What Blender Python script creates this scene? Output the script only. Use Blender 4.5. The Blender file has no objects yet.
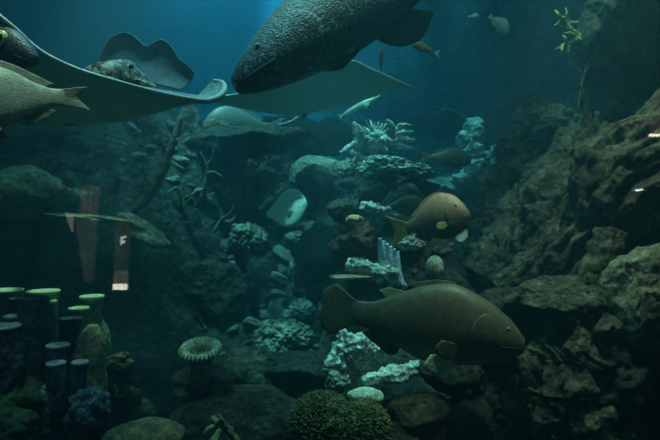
import bpy, bmesh, math, random
import numpy as np
from mathutils import Vector, Matrix, noise, Euler

PI = math.pi
F = 513.33
CAM = Vector((0, -1.5, 1.5))
COL = bpy.context.scene.collection


def P(px, py, d):
    """point at photo position (px, py), d metres in front of the lens"""
    return Vector(((px - 330) / F * d, CAM.y + d, CAM.z - (py - 220) / F * d))


def S(px, d):
    return px / F * d


# ------------------------------------------------------------------ objects
def link(name, bm_or_me, mat=None, parent=None, smooth=True):
    if isinstance(bm_or_me, bmesh.types.BMesh):
        me = bpy.data.meshes.new(name)
        bm_or_me.to_mesh(me)
        bm_or_me.free()
    else:
        me = bm_or_me
    if smooth:
        me.polygons.foreach_set('use_smooth', [True] * len(me.polygons))
    o = bpy.data.objects.new(name, me)
    COL.objects.link(o)
    if mat is not None:
        for m in (mat if isinstance(mat, (list, tuple)) else [mat]):
            me.materials.append(m)
    if parent is not None:
        o.parent = parent
    return o


def tag(o, label, cat, group=None, kind=None):
    o['label'] = label
    o['category'] = cat
    if group:
        o['group'] = group
    if kind:
        o['kind'] = kind
    return o


def struct(o):
    o['kind'] = 'structure'
    return o


def empty(name, loc):
    o = bpy.data.objects.new(name, None)
    o.empty_display_size = 0.05
    COL.objects.link(o)
    o.location = loc
    return o


def copy_tree(o, parent=None):
    c = o.copy()
    COL.objects.link(c)
    if parent is not None:
        c.parent = parent
    for ch in list(o.children):
        copy_tree(ch, c)
    return c


# ------------------------------------------------------------------ materials
def new_mat(name):
    m = bpy.data.materials.new(name)
    m.use_nodes = True
    nt = m.node_tree
    nt.nodes.clear()
    out = nt.nodes.new('ShaderNodeOutputMaterial')
    return m, nt, out


def N(nt, t, **kw):
    n = nt.nodes.new(t)
    for k, v in kw.items():
        if k in n.inputs:
            n.inputs[k].default_value = v
        else:
            setattr(n, k, v)
    return n


def rgba(c):
    return (c[0], c[1], c[2], 1)


def surf_mat(name, c1, c2, c3=None, scale=6, rough=0.85, bump=0.5, bscale=14, c3amt=0.5, spec=0.3, dist=0.03, knob=0.0, tight=False, speck=0.6):
    """mottled natural surface: two-tone noise, patches of a third tone, rough bump"""
    m, nt, out = new_mat(name)
    tc = N(nt, 'ShaderNodeTexCoord')
    oi = N(nt, 'ShaderNodeObjectInfo')
    add = N(nt, 'ShaderNodeVectorMath', operation='ADD')
    mul = N(nt, 'ShaderNodeMath', operation='MULTIPLY')
    mul.inputs[1].default_value = 37.0
    nt.links.new(oi.outputs['Random'], mul.inputs[0])
    nt.links.new(tc.outputs['Object'], add.inputs[0])
    nt.links.new(mul.outputs[0], add.inputs[1])
    co = add.outputs[0]
    n1 = N(nt, 'ShaderNodeTexNoise', Scale=scale, Detail=8.0, Roughness=0.65)
    nt.links.new(co, n1.inputs['Vector'])
    r1 = N(nt, 'ShaderNodeValToRGB')
    r1.color_ramp.elements[0].position = 0.46 if tight else 0.36
    r1.color_ramp.elements[0].color = rgba(c1)
    r1.color_ramp.elements[1].position = 0.54 if tight else 0.66
    r1.color_ramp.elements[1].color = rgba(c2)
    nt.links.new(n1.outputs['Fac'], r1.inputs['Fac'])
    col = r1.outputs['Color']
    if c3 is not None:
        n2 = N(nt, 'ShaderNodeTexNoise', Scale=scale * 2.3, Detail=5.0, Roughness=0.7)
        nt.links.new(co, n2.inputs['Vector'])
        r2 = N(nt, 'ShaderNodeValToRGB')
        r2.color_ramp.elements[0].position = 0.68 - 0.2 * c3amt
        r2.color_ramp.elements[0].color = (0, 0, 0, 1)
        r2.color_ramp.elements[1].position = 0.76 - 0.1 * c3amt
        r2.color_ramp.elements[1].color = (1, 1, 1, 1)
        nt.links.new(n2.outputs['Fac'], r2.inputs['Fac'])
        mx = N(nt, 'ShaderNodeMix', data_type='RGBA')
        nt.links.new(r2.outputs['Color'], mx.inputs[0])
        nt.links.new(col, mx.inputs[6])
        mx.inputs[7].default_value = rgba(c3)
        col = mx.outputs[2]
    n3 = N(nt, 'ShaderNodeTexNoise', Scale=min(60.0, scale * 5.0), Detail=6.0, Roughness=0.75)
    nt.links.new(co, n3.inputs['Vector'])
    m3 = N(nt, 'ShaderNodeMapRange')
    m3.inputs['From Min'].default_value = 0.38
    m3.inputs['From Max'].default_value = 0.64
    m3.inputs['To Min'].default_value = 1.0 - speck
    m3.inputs['To Max'].default_value = 1.0 + 0.7 * speck
    nt.links.new(n3.outputs['Fac'], m3.inputs['Value'])
    vm = N(nt, 'ShaderNodeVectorMath', operation='SCALE')
    nt.links.new(col, vm.inputs[0])
    nt.links.new(m3.outputs['Result'], vm.inputs['Scale'])
    mn = N(nt, 'ShaderNodeVectorMath', operation='MINIMUM')
    nt.links.new(vm.outputs[0], mn.inputs[0])
    mn.inputs[1].default_value = (0.95, 0.95, 0.95)
    col = mn.outputs[0]
    b = N(nt, 'ShaderNodeBsdfPrincipled', Roughness=rough)
    b.inputs['Specular IOR Level'].default_value = spec
    nt.links.new(col, b.inputs['Base Color'])
    nb = N(nt, 'ShaderNodeTexNoise', Scale=bscale, Detail=9.0, Roughness=0.7)
    nt.links.new(co, nb.inputs['Vector'])
    vb = N(nt, 'ShaderNodeTexVoronoi', Scale=bscale * 1.6)
    nt.links.new(co, vb.inputs['Vector'])
    mm = N(nt, 'ShaderNodeMath', operation='MULTIPLY_ADD')
    mm.inputs[1].default_value = -(0.35 + knob)
    nt.links.new(vb.outputs['Distance'], mm.inputs[0])
    nt.links.new(nb.outputs['Fac'], mm.inputs[2])
    bp = N(nt, 'ShaderNodeBump', Strength=bump, Distance=dist)
    nt.links.new(mm.outputs[0], bp.inputs['Height'])
    nt.links.new(bp.outputs['Normal'], b.inputs['Normal'])
    nt.links.new(b.outputs[0], out.inputs['Surface'])
    return m


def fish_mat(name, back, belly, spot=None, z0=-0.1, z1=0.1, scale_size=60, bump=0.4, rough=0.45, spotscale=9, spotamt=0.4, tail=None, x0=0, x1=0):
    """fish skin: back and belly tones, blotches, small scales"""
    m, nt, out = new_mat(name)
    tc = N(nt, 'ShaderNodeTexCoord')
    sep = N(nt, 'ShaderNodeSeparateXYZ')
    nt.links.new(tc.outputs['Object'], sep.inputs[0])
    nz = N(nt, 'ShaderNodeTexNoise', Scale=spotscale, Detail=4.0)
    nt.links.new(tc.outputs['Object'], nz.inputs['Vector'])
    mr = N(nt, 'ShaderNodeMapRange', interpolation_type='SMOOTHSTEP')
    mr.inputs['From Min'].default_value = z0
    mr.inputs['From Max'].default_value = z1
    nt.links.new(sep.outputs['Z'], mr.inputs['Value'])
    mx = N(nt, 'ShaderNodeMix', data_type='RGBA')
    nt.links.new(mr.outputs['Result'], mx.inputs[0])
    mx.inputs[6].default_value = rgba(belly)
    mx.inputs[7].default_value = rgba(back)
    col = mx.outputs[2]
    if tail is not None:
        mt = N(nt, 'ShaderNodeMapRange', interpolation_type='SMOOTHSTEP')
        mt.inputs['From Min'].default_value = x0
        mt.inputs['From Max'].default_value = x1
        nt.links.new(sep.outputs['X'], mt.inputs['Value'])
        m3 = N(nt, 'ShaderNodeMix', data_type='RGBA')
        nt.links.new(mt.outputs['Result'], m3.inputs[0])
        nt.links.new(col, m3.inputs[7])
        m3.inputs[6].default_value = rgba(tail)
        col = m3.outputs[2]
    if spot is not None:
        r = N(nt, 'ShaderNodeValToRGB')
        r.color_ramp.elements[0].position = 0.62 - 0.2 * spotamt
        r.color_ramp.elements[0].color = (0, 0, 0, 1)
        r.color_ramp.elements[1].position = 0.72
        r.color_ramp.elements[1].color = (1, 1, 1, 1)
        nt.links.new(nz.outputs['Fac'], r.inputs['Fac'])
        m2 = N(nt, 'ShaderNodeMix', data_type='RGBA')
        nt.links.new(r.outputs['Color'], m2.inputs[0])
        nt.links.new(col, m2.inputs[6])
        m2.inputs[7].default_value = rgba(spot)
        col = m2.outputs[2]
    n3 = N(nt, 'ShaderNodeTexNoise', Scale=38.0, Detail=6.0, Roughness=0.75)
    nt.links.new(tc.outputs['Object'], n3.inputs['Vector'])
    m4 = N(nt, 'ShaderNodeMapRange')
    m4.inputs['From Min'].default_value = 0.36
    m4.inputs['From Max'].default_value = 0.66
    m4.inputs['To Min'].default_value = 0.7
    m4.inputs['To Max'].default_value = 1.25
    nt.links.new(n3.outputs['Fac'], m4.inputs['Value'])
    vm = N(nt, 'ShaderNodeVectorMath', operation='SCALE')
    nt.links.new(col, vm.inputs[0])
    nt.links.new(m4.outputs['Result'], vm.inputs['Scale'])
    col = vm.outputs[0]
    b = N(nt, 'ShaderNodeBsdfPrincipled', Roughness=rough)
    b.inputs['Specular IOR Level'].default_value = 0.45
    nt.links.new(col, b.inputs['Base Color'])
    mp = N(nt, 'ShaderNodeMapping')
    mp.inputs['Scale'].default_value = (0.8, 0.25, 1.2)
    nt.links.new(tc.outputs['Object'], mp.inputs['Vector'])
    vb = N(nt, 'ShaderNodeTexVoronoi', Scale=scale_size)
    nt.links.new(mp.outputs[0], vb.inputs['Vector'])
    bp = N(nt, 'ShaderNodeBump', Strength=bump, Distance=0.008)
    nt.links.new(vb.outputs['Distance'], bp.inputs['Height'])
    nt.links.new(bp.outputs['Normal'], b.inputs['Normal'])
    nt.links.new(b.outputs[0], out.inputs['Surface'])
    return m


def plain(name, c, rough=0.6, emit=None, strength=1.0):
    m, nt, out = new_mat(name)
    if emit is not None:
        e = N(nt, 'ShaderNodeEmission', Color=rgba(emit), Strength=strength)
        nt.links.new(e.outputs[0], out.inputs['Surface'])
        return m
    b = N(nt, 'ShaderNodeBsdfPrincipled', Roughness=rough)
    n = N(nt, 'ShaderNodeTexNoise', Scale=25.0, Detail=4.0)
    r = N(nt, 'ShaderNodeValToRGB')
    r.color_ramp.elements[0].color = rgba([x * 0.8 for x in c])
    r.color_ramp.elements[1].color = rgba([min(1, x * 1.2) for x in c])
    nt.links.new(n.outputs['Fac'], r.inputs['Fac'])
    nt.links.new(r.outputs['Color'], b.inputs['Base Color'])
    nt.links.new(b.outputs[0], out.inputs['Surface'])
    return m


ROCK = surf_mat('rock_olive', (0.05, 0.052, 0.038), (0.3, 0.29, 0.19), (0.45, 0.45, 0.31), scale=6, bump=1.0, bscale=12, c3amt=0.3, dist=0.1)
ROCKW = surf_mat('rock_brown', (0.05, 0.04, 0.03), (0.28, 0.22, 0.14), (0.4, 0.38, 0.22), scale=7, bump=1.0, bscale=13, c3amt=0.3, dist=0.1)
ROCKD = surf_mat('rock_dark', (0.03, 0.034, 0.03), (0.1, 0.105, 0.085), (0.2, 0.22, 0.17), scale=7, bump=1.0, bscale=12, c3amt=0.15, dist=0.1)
ROCKP = surf_mat('rock_pale_top', (0.18, 0.19, 0.13), (0.5, 0.5, 0.34), (0.55, 0.56, 0.44), scale=6, bump=0.9, bscale=12, c3amt=0.4, dist=0.07)
REEF = surf_mat('reef_ground', (0.02, 0.025, 0.022), (0.14, 0.16, 0.13), (0.5, 0.55, 0.46), scale=5, bump=1.0, bscale=9, c3amt=0.25, dist=0.12)
RUBBLE = surf_mat('rubble_grey', (0.1, 0.11, 0.09), (0.36, 0.38, 0.3), (0.6, 0.62, 0.52), scale=9, bump=0.9, bscale=20, c3amt=0.5, dist=0.02)
BLEACH = surf_mat('bleached_coral', (0.32, 0.36, 0.33), (0.8, 0.82, 0.75), None, scale=12, bump=0.9, bscale=30, dist=0.015, knob=0.4)
BLUISH = surf_mat('pale_blue_reflection', (0.3, 0.42, 0.62), (0.6, 0.75, 0.92), None, scale=14, bump=0.5, bscale=30, dist=0.01)  # colour of the blue glass reflection built as solid ribs
SANDM = surf_mat('sand_pale', (0.4, 0.42, 0.34), (0.66, 0.66, 0.54), None, scale=10, bump=0.6, bscale=40, dist=0.01)
OLIVE = surf_mat('olive_coral', (0.2, 0.21, 0.1), (0.5, 0.5, 0.24), (0.55, 0.57, 0.32), scale=12, bump=1.0, bscale=40, c3amt=0.5, dist=0.02, knob=0.5)
GREEN = surf_mat('green_sponge', (0.015, 0.04, 0.022), (0.06, 0.12, 0.06), (0.12, 0.19, 0.1), scale=9, bump=0.8, bscale=24, c3amt=0.3, dist=0.02)
TUBEG = surf_mat('tube_sponge_green', (0.09, 0.15, 0.08), (0.28, 0.38, 0.22), None, scale=10, bump=0.5, bscale=40, dist=0.008)
TUBEB = surf_mat('tube_sponge_indigo', (0.02, 0.028, 0.05), (0.08, 0.1, 0.17), None, scale=10, bump=0.6, bscale=40, dist=0.01)
TUBET = surf_mat('tube_sponge_tan', (0.22, 0.21, 0.14), (0.42, 0.4, 0.28), None, scale=9, bump=0.6, bscale=35, dist=0.01)
LIPG = surf_mat('sponge_lip_lit_green', (0.6, 0.64, 0.36), (0.76, 0.8, 0.5), None, scale=12, bump=0.08, bscale=40, dist=0.005, speck=0.15)  # lit sponge tops put into a paler rim colour
LIPB = surf_mat('sponge_lip_lit_pale', (0.1, 0.11, 0.15), (0.34, 0.37, 0.44), None, scale=12, bump=0.08, bscale=40, dist=0.005, speck=0.15)  # dimmer lit tops, put into the rim colour as well
BLUESP = surf_mat('blue_sponge', (0.02, 0.04, 0.065), (0.09, 0.14, 0.2), (0.3, 0.4, 0.48), scale=14, bump=0.9, bscale=30, c3amt=0.35, dist=0.02)
TANC = surf_mat('tan_speckled', (0.05, 0.042, 0.022), (0.17, 0.15, 0.085), (0.3, 0.28, 0.17), scale=14, bump=0.8, bscale=50, c3amt=0.4, dist=0.01)
ANEM = surf_mat('cup_coral', (0.25, 0.34, 0.28), (0.55, 0.66, 0.54), None, scale=16, bump=0.5, bscale=40, dist=0.008)
ANEMS = surf_mat('cup_stalk', (0.16, 0.16, 0.1), (0.34, 0.32, 0.2), None, scale=16, bump=0.5, bscale=40, dist=0.008)
GORG = surf_mat('yellow_sea_fan', (0.36, 0.36, 0.12), (0.62, 0.62, 0.26), None, scale=18, bump=0.5, bscale=40, dist=0.008)
TWIG = surf_mat('brown_branch', (0.06, 0.042, 0.025), (0.17, 0.12, 0.07), None, scale=10, bump=0.7, bscale=25, dist=0.015)
GTWIG = surf_mat('olive_branch', (0.1, 0.11, 0.055), (0.26, 0.27, 0.15), None, scale=12, bump=0.6, bscale=25, dist=0.015)
REDREFL = surf_mat('red_reflection', (0.05, 0.018, 0.012), (0.17, 0.06, 0.035), (0.26, 0.13, 0.07), scale=8, bump=0.8, bscale=18, c3amt=0.3, dist=0.02)  # tone of the reddish glass reflection built as a rock
ORANGEREFL = surf_mat('orange_reflection', (0.7, 0.3, 0.12), (0.9, 0.5, 0.24), None, scale=12, bump=0.6, bscale=30, dist=0.01)  # orange highlight of that reflection, built as a solid patch
DARKEYE = plain('eye_black', (0.006, 0.006, 0.006), 0.15)
EYERING = plain('eye_ring', (0.3, 0.3, 0.2), 0.3)
EYEYEL = plain('eye_yellow', (0.85, 0.7, 0.2), 0.3)
MOUTHM = plain('mouth_dark', (0.02, 0.018, 0.015), 0.6)


# ------------------------------------------------------------------ geometry helpers
def catmull(pts, n):
    pts = np.array([tuple(p) for p in pts], float)
    k = len(pts)
    if k == 2:
        t = np.linspace(0, 1, n)[:, None]
        return pts[0] * (1 - t) + pts[1] * t
    ext = np.vstack([2 * pts[0] - pts[1], pts, 2 * pts[-1] - pts[-2]])
    out = []
    for s in np.linspace(0, k - 1, n):
        i = min(int(s), k - 2)
        t = s - i
        p0, p1, p2, p3 = ext[i:i + 4]
        out.append(0.5 * (2 * p1 + (p2 - p0) * t + (2 * p0 - 5 * p1 + 4 * p2 - p3) * t * t + (3 * p1 - p0 - 3 * p2 + p3) * t ** 3))
    return np.array(out)


def interp_smooth(ts, vals, t):
    """monotone-ish cubic through (ts, vals)"""
    ts = np.array(ts, float)
    vals = np.array(vals, float)
    m = np.gradient(vals, ts)
    i = np.clip(np.searchsorted(ts, t) - 1, 0, len(ts) - 2)
    h = ts[i + 1] - ts[i]
    s = (t - ts[i]) / h
    return ((2 * s ** 3 - 3 * s ** 2 + 1) * vals[i] + (s ** 3 - 2 * s ** 2 + s) * h * m[i]
            + (-2 * s ** 3 + 3 * s ** 2) * vals[i + 1] + (s ** 3 - s ** 2) * h * m[i + 1])


def grid_to_bm(bm, g, closed=True, cap0=True, cap1=True, mi=0):
    """g: rows x cols x 3; wraps along columns"""
    rows, cols = len(g), len(g[0])
    V = [[bm.verts.new(p) for p in r] for r in g]
    for i in range(rows - 1):
        for j in range(cols if closed else cols - 1):
            a, b = V[i][j], V[i][(j + 1) % cols]
            c, d = V[i + 1][(j + 1) % cols], V[i + 1][j]
            f = bm.faces.new((a, b, c, d))
            f.material_index = mi
    if cap0:
        c = bm.verts.new(np.mean(np.array(g[0]), axis=0))
        for j in range(cols):
            bm.faces.new((c, V[0][(j + 1) % cols], V[0][j])).material_index = mi
    if cap1:
        c = bm.verts.new(np.mean(np.array(g[-1]), axis=0))
        for j in range(cols):
            bm.faces.new((c, V[-1][j], V[-1][(j + 1) % cols])).material_index = mi
    return V


def tube(bm, pts, rad, segs=8, n=None, bumpy=0.0, seed=0, striate=0.0):
    """tapered tube through pts; bumpy and striate roughen it"""
    n = n or max(4, len(pts) * 4)
    c = catmull(pts, n)
    r = np.interp(np.linspace(0, 1, n), np.linspace(0, 1, len(rad)), rad)
    rows = []
    up = Vector((0.13, 0.21, 0.97))
    for i in range(n):
        t = Vector(c[min(i + 1, n - 1)] - c[max(i - 1, 0)])
        if t.length < 1e-9:
            t = Vector((0, 0, 1))
        t.normalize()
        x = up.cross(t)
        if x.length < 0.1:
            x = Vector((1, 0, 0)).cross(t)
        x.normalize()
        y = t.cross(x)
        row = []
        for j in range(segs):
            a = 2 * PI * j / segs
            rr = r[i]
            dirv = x * math.cos(a) + y * math.sin(a)
            p = Vector(c[i]) + dirv * rr
            if bumpy:
                q = p / max(r.max(), 1e-6) * 0.9 + Vector((seed * 7.7, seed * 3.1, 0))
                p = p + dirv * rr * bumpy * (noise.fractal(q, 1.0, 2.1, 5) + 0.5 * noise.noise(q * 3))
            if striate:
                q = Vector((math.cos(a) * 3.2, math.sin(a) * 3.2, i / n * 3.5 + seed * 5))
                p = p + dirv * rr * striate * (abs(noise.noise(q)) * 2 - 0.5 + 0.6 * noise.noise(q * 2.7))
            row.append(p)
        rows.append(row)
    grid_to_bm(bm, rows)
    return bm


def ridged(p, octs=5, gain=0.55, lac=2.05):
    """sum of creased noise octaves, about -1..1"""
    v, w, t, prev = 0.0, 1.0, 0.0, 1.0
    for _ in range(octs):
        r = 1 - 2.2 * abs(noise.noise(p))
        v += w * r * (0.5 + 0.5 * prev)
        prev = max(0.0, min(1.0, r))
        t += w
        w *= gain
        p = p * lac + Vector((3.1, 1.7, 5.3))
    return v / t


def rock_bm(rad, sub=5, seed=1, amp=0.28, freq=1.3, cuts=7, rot=None, crag=1.0):
    bm = bmesh.new()
    bmesh.ops.create_icosphere(bm, subdivisions=sub, radius=1)
    rng = random.Random(seed)
    off = Vector((rng.uniform(-50, 50), rng.uniform(-50, 50), rng.uniform(-50, 50)))
    planes = []
    for _ in range(cuts):
        nv = Vector((rng.gauss(0, 1), rng.gauss(0, 1), rng.gauss(0, 1))).normalized()
        planes.append((nv, rng.uniform(0.66, 0.9)))
    R = Vector(rad)
    for v in bm.verts:
        n = v.co.normalized()
        p = n * freq + off
        q = n * (1 + amp * 1.0 * noise.noise(p))
        for nv, dk in planes:
            s = q.dot(nv)
            if s > dk:
                q = q - nv * (s - dk) * 0.85
        p2 = Vector((n.x * R.x, n.y * R.y, n.z * R.z)) * (2.0 / max(R)) * freq + off
        w = Vector((noise.noise(p2 * 1.7), noise.noise(p2 * 1.7 + Vector((7, 0, 0))), noise.noise(p2 * 1.7 + Vector((0, 7, 0)))))
        d2 = crag * amp * (0.55 * ridged(p2 * 0.8 + w * 0.4, 6, 0.6) - 0.12)
        q = q * (1 + d2)
        v.co = Vector((q.x * R.x, q.y * R.y, q.z * R.z))
    if rot is not None:
        bm.transform(Euler(rot).to_matrix().to_4x4())
    return bm


def knob_bm(rad, sub=5, seed=1, cell=3.0, amp=0.22, base=0.2):
    """lumpy coral head made of rounded knobs"""
    bm = bmesh.new()
    bmesh.ops.create_icosphere(bm, subdivisions=sub, radius=1)
    off = Vector((seed * 3.17, seed * 1.3, seed * 2.2))
    for v in bm.verts:
        n = v.co.normalized()
        p = n * cell + off
        f1 = noise.voronoi(p)[0][0]
        d = base * noise.noise(n * 1.5 + off) + amp * (0.55 - f1 * f1 * 1.4) + amp * 0.25 * noise.noise(p * 3)
        q = n * (1 + d)
        v.co = Vector((q.x * rad[0], q.y * rad[1], q.z * rad[2]))
    return bm


ROOTS = {}


def rock(px, py, d, rx, ry, rd, label, mat=ROCK, seed=1, sub=5, amp=0.28, freq=1.3, cuts=7, rot=None, name='boulder', cat='rock', group=None, crag=1.0):
    """a boulder whose middle stands at P(px,py,d); rx, ry, rd are half sizes in photo pixels at that distance"""
    bm = rock_bm((S(rx, d), S(rd, d), S(ry, d)), sub, seed, amp, freq, cuts, rot, crag)
    o = link(name, bm, mat)
    o.location = P(px, py, d)
    return tag(o, label, cat, group)


def ridge(pts, label, mat=ROCK, seed=1, segs=120, n=170, bumpy=0.3, striate=0.22, name='rock_ridge', cat='rock', rough=1.0, along=1.6):
    """long root-like ridge of rock; pts = (px, py, d, radius px)"""
    W = [P(a, b, c) for a, b, c, r in pts]
    o0 = sum(W, Vector()) / len(W)
    bm = bmesh.new()
    tube(bm, [w - o0 for w in W], [S(r, c) for a, b, c, r in pts], segs, n, bumpy, seed, striate)
    ax = (W[-1] - W[0]).normalized()
    rmx = max(S(r, c) for a, b, c, r in pts)
    for v in bm.verts:
        al = v.co.dot(ax)
        pe = v.co - ax * al
        q = (pe * 7 + ax * al * along) + Vector((seed * 11, 0, 0))
        dirv = pe.normalized() if pe.length > 1e-6 else Vector((0, 0, 1))
        v.co += dirv * rough * min(0.075, rmx * 0.3) * ridged(q, 6, 0.68)
        q = v.co * 9
        v.co += Vector((noise.noise(q), noise.noise(q + Vector((9, 0, 0))), noise.noise(q + Vector((0, 9, 0))))) * min(0.025, rmx * 0.12)
    o = link(name, bm, mat)
    o.location = o0
    return tag(o, label, cat)


# ------------------------------------------------------------------ reef ground
def sstep(a, b, x):
    t = min(1, max(0, (x - a) / (b - a)))
    return t * t * (3 - 2 * t)


ZD = [1.0, 2.0, 3.0, 3.4, 3.9, 4.4, 4.9, 5.3, 6.2, 7.2, 8.4, 10.0, 13.0]
ZH = [-0.3, -0.2, 0.1, 0.26, 0.48, 0.88, 1.52, 1.78, 1.8, 2.2, 2.95, 3.5, 4.0]
MD = [2.9, 3.3, 3.6, 3.9, 4.4, 5.0]
MH = [0.0, 0.3, 0.72, 0.96, 0.74, 0.0]


def ground(x, y):
    d = y - CAM.y
    z = float(np.interp(d, ZD, ZH))
    wob = 0.35 * noise.noise(Vector((x * 0.6, y * 0.6, 3.3)))
    # mound in the middle that carries the logs and the reddish reflection shape
    z += float(np.interp(d, MD, MH)) * sstep(-0.12, 0.16, x) * (1 - sstep(0.8, 1.25, x))
    # reef wall on the left
    edge = -0.62 - 0.13 * (d - 4.5) + wob
    up = sstep(edge, edge - 0.85, x) * sstep(3.6, 4.8, d)
    top = 2.35 + 0.25 * noise.noise(Vector((x * 0.9, y * 0.9, 9.1))) + 0.1 * (d - 5)
    z = z + (max(top, z) - z) * up
    # reef wall on the right
    edge = 1.3 + 0.25 * (d - 4.0) + wob
    up = sstep(edge, edge + 1.1, x) * sstep(2.9, 4.1, d)
    top = 2.7 + 0.35 * noise.noise(Vector((x * 0.7, y * 0.7, 19.1)))
    z = z + (max(top, z) - z) * up
    p = Vector((x, y, 0.7))
    p = p + 0.12 * Vector((noise.noise(p * 2.1), noise.noise(p * 2.1 + Vector((5, 0, 0))), 0))
    z += 0.16 * noise.noise(p * 1.9) + 0.34 * ridged(p * 1.5, 6, 0.66) - 0.12 + 0.02 * noise.noise(p * 31)
    return z


def on_reef(px, py, d0=2.2, d1=11.0):
    """where the line of sight through (px,py) meets the reef"""
    d = d0
    while d < d1:
        p = P(px, py, d)
        if p.z < ground(p.x, p.y):
            return p, d
        d += 0.03
    return P(px, py, d1), d1


def make_ground():
    nx, ny = 340, 360
    bm = bmesh.new()
    V = []
    for j in range(ny):
        y = 0.06 + 10.9 * (j / (ny - 1)) ** 1.15
        row = []
        for i in range(nx):
            x = -5.6 + 11.2 * i / (nx - 1)
            row.append(bm.verts.new((x, y, ground(x, y))))
        V.append(row)
    for j in range(ny - 1):
        for i in range(nx - 1):
            bm.faces.new((V[j][i], V[j][i + 1], V[j + 1][i + 1], V[j + 1][i]))
    # skirt so the ground is a solid
    o = link('floor', bm, REEF)
    return struct(o)


make_ground()


def box_bm(x0, x1, y0, y1, z0, z1):
    bm = bmesh.new()
    bmesh.ops.create_cube(bm, size=1)
    bm.transform(Matrix.Translation(((x0 + x1) / 2, (y0 + y1) / 2, (z0 + z1) / 2)) @ Matrix.Diagonal((x1 - x0, y1 - y0, z1 - z0, 1)))
    return bm


TANKW = surf_mat('tank_wall_paint', (0.02, 0.045, 0.06), (0.04, 0.08, 0.1), None, scale=1.5, bump=0.3, bscale=4)
HALLW = plain('hall_black', (0.008, 0.008, 0.008), 0.9)
struct(link('wall_back', box_bm(-5.8, 5.8, 11.0, 11.2, -0.8, 6.2), TANKW, smooth=False))
struct(link('wall_left', box_bm(-5.8, -5.6, 0.0, 11.0, -0.8, 6.2), TANKW, smooth=False))
struct(link('wall_right', box_bm(5.6, 5.8, 0.0, 11.0, -0.8, 6.2), TANKW, smooth=False))
struct(link('wall_rear', box_bm(-5.8, 5.8, -4.4, -4.25, -0.8, 4.5), HALLW, smooth=False))
struct(link('floor_hall', box_bm(-5.8, 5.8, -4.25, -0.02, -0.2, -0.1), HALLW, smooth=False))

# water
m, nt, out = new_mat('tank_water')
vs = N(nt, 'ShaderNodeVolumeScatter', Color=(0.25, 0.76, 1.0, 1), Density=0.054, Anisotropy=0.25)
va = N(nt, 'ShaderNodeVolumeAbsorption', Color=(0.08, 0.72, 0.73, 1), Density=0.235)
ad = N(nt, 'ShaderNodeAddShader')
nt.links.new(vs.outputs[0], ad.inputs[0])
nt.links.new(va.outputs[0], ad.inputs[1])
nt.links.new(ad.outputs[0], out.inputs['Volume'])
WATER = m
struct(link('water', box_bm(-5.59, 5.59, 0.04, 10.99, -0.75, 5.6), WATER, smooth=False))

# viewing pane
m, nt, out = new_mat('viewing_pane')
tr = N(nt, 'ShaderNodeBsdfTransparent', Color=(0.97, 0.985, 0.98, 1))
gl = N(nt, 'ShaderNodeBsdfGlossy', Roughness=0.004)
fr = N(nt, 'ShaderNodeFresnel', IOR=1.5)
ge = N(nt, 'ShaderNodeNewGeometry')
mi = N(nt, 'ShaderNodeMapRange')
mi.inputs['To Min'].default_value = 1.5
mi.inputs['To Max'].default_value = 1 / 1.5
nt.links.new(ge.outputs['Backfacing'], mi.inputs['Value'])
nt.links.new(mi.outputs['Result'], fr.inputs['IOR'])
mx = N(nt, 'ShaderNodeMixShader')
nt.links.new(fr.outputs[0], mx.inputs[0])
nt.links.new(tr.outputs[0], mx.inputs[1])
nt.links.new(gl.outputs[0], mx.inputs[2])
nt.links.new(mx.outputs[0], out.inputs['Surface'])
struct(link('window_1', box_bm(-5.6, 5.6, 0.0, 0.012, -0.8, 6.2), m, smooth=False))


# ------------------------------------------------------------------ fish
def fin_bm(base, tip, n=24, m=9, th=0.006, ripple=0.5, curl=0.0, wave=0.0):
    """fin between a base line and a tip line (x,z), with rays"""
    b = catmull([(p[0], 0, p[1]) for p in base], n)
    t = catmull([(p[0], 0, p[1]) for p in tip], n)
    bm = bmesh.new()
    sides = []
    for s in (1, -1):
        rows = []
        for i in range(n):
            row = []
            for j in range(m):
                v = j / (m - 1)
                p = b[i] * (1 - v) + t[i] * v
                rp = th * ripple * (1 if i % 2 else -0.6) * (1 - 0.5 * v)
                y = s * (th * (1 - 0.8 * v) + rp * 0.5) + curl * v * v + wave * math.sin(i / n * 9) * v
                row.append(bm.verts.new((p[0], y, p[2])))
            rows.append(row)
        sides.append(rows)
    for s, rows in enumerate(sides):
        for i in range(n - 1):
            for j in range(m - 1):
                q = (rows[i][j], rows[i + 1][j], rows[i + 1][j + 1], rows[i][j + 1])
                bm.faces.new(q if s == 0 else q[::-1])
    A, B = sides
    for i in range(n - 1):
        bm.faces.new((A[i][m - 1], A[i + 1][m - 1], B[i + 1][m - 1], B[i][m - 1]))
        bm.faces.new((A[i + 1][0], A[i][0], B[i][0], B[i + 1][0]))
    for j in range(m - 1):
        bm.faces.new((A[0][j], A[0][j + 1], B[0][j + 1], B[0][j]))
        bm.faces.new((A[n - 1][j + 1], A[n - 1][j], B[n - 1][j], B[n - 1][j + 1]))
    return bm


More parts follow.
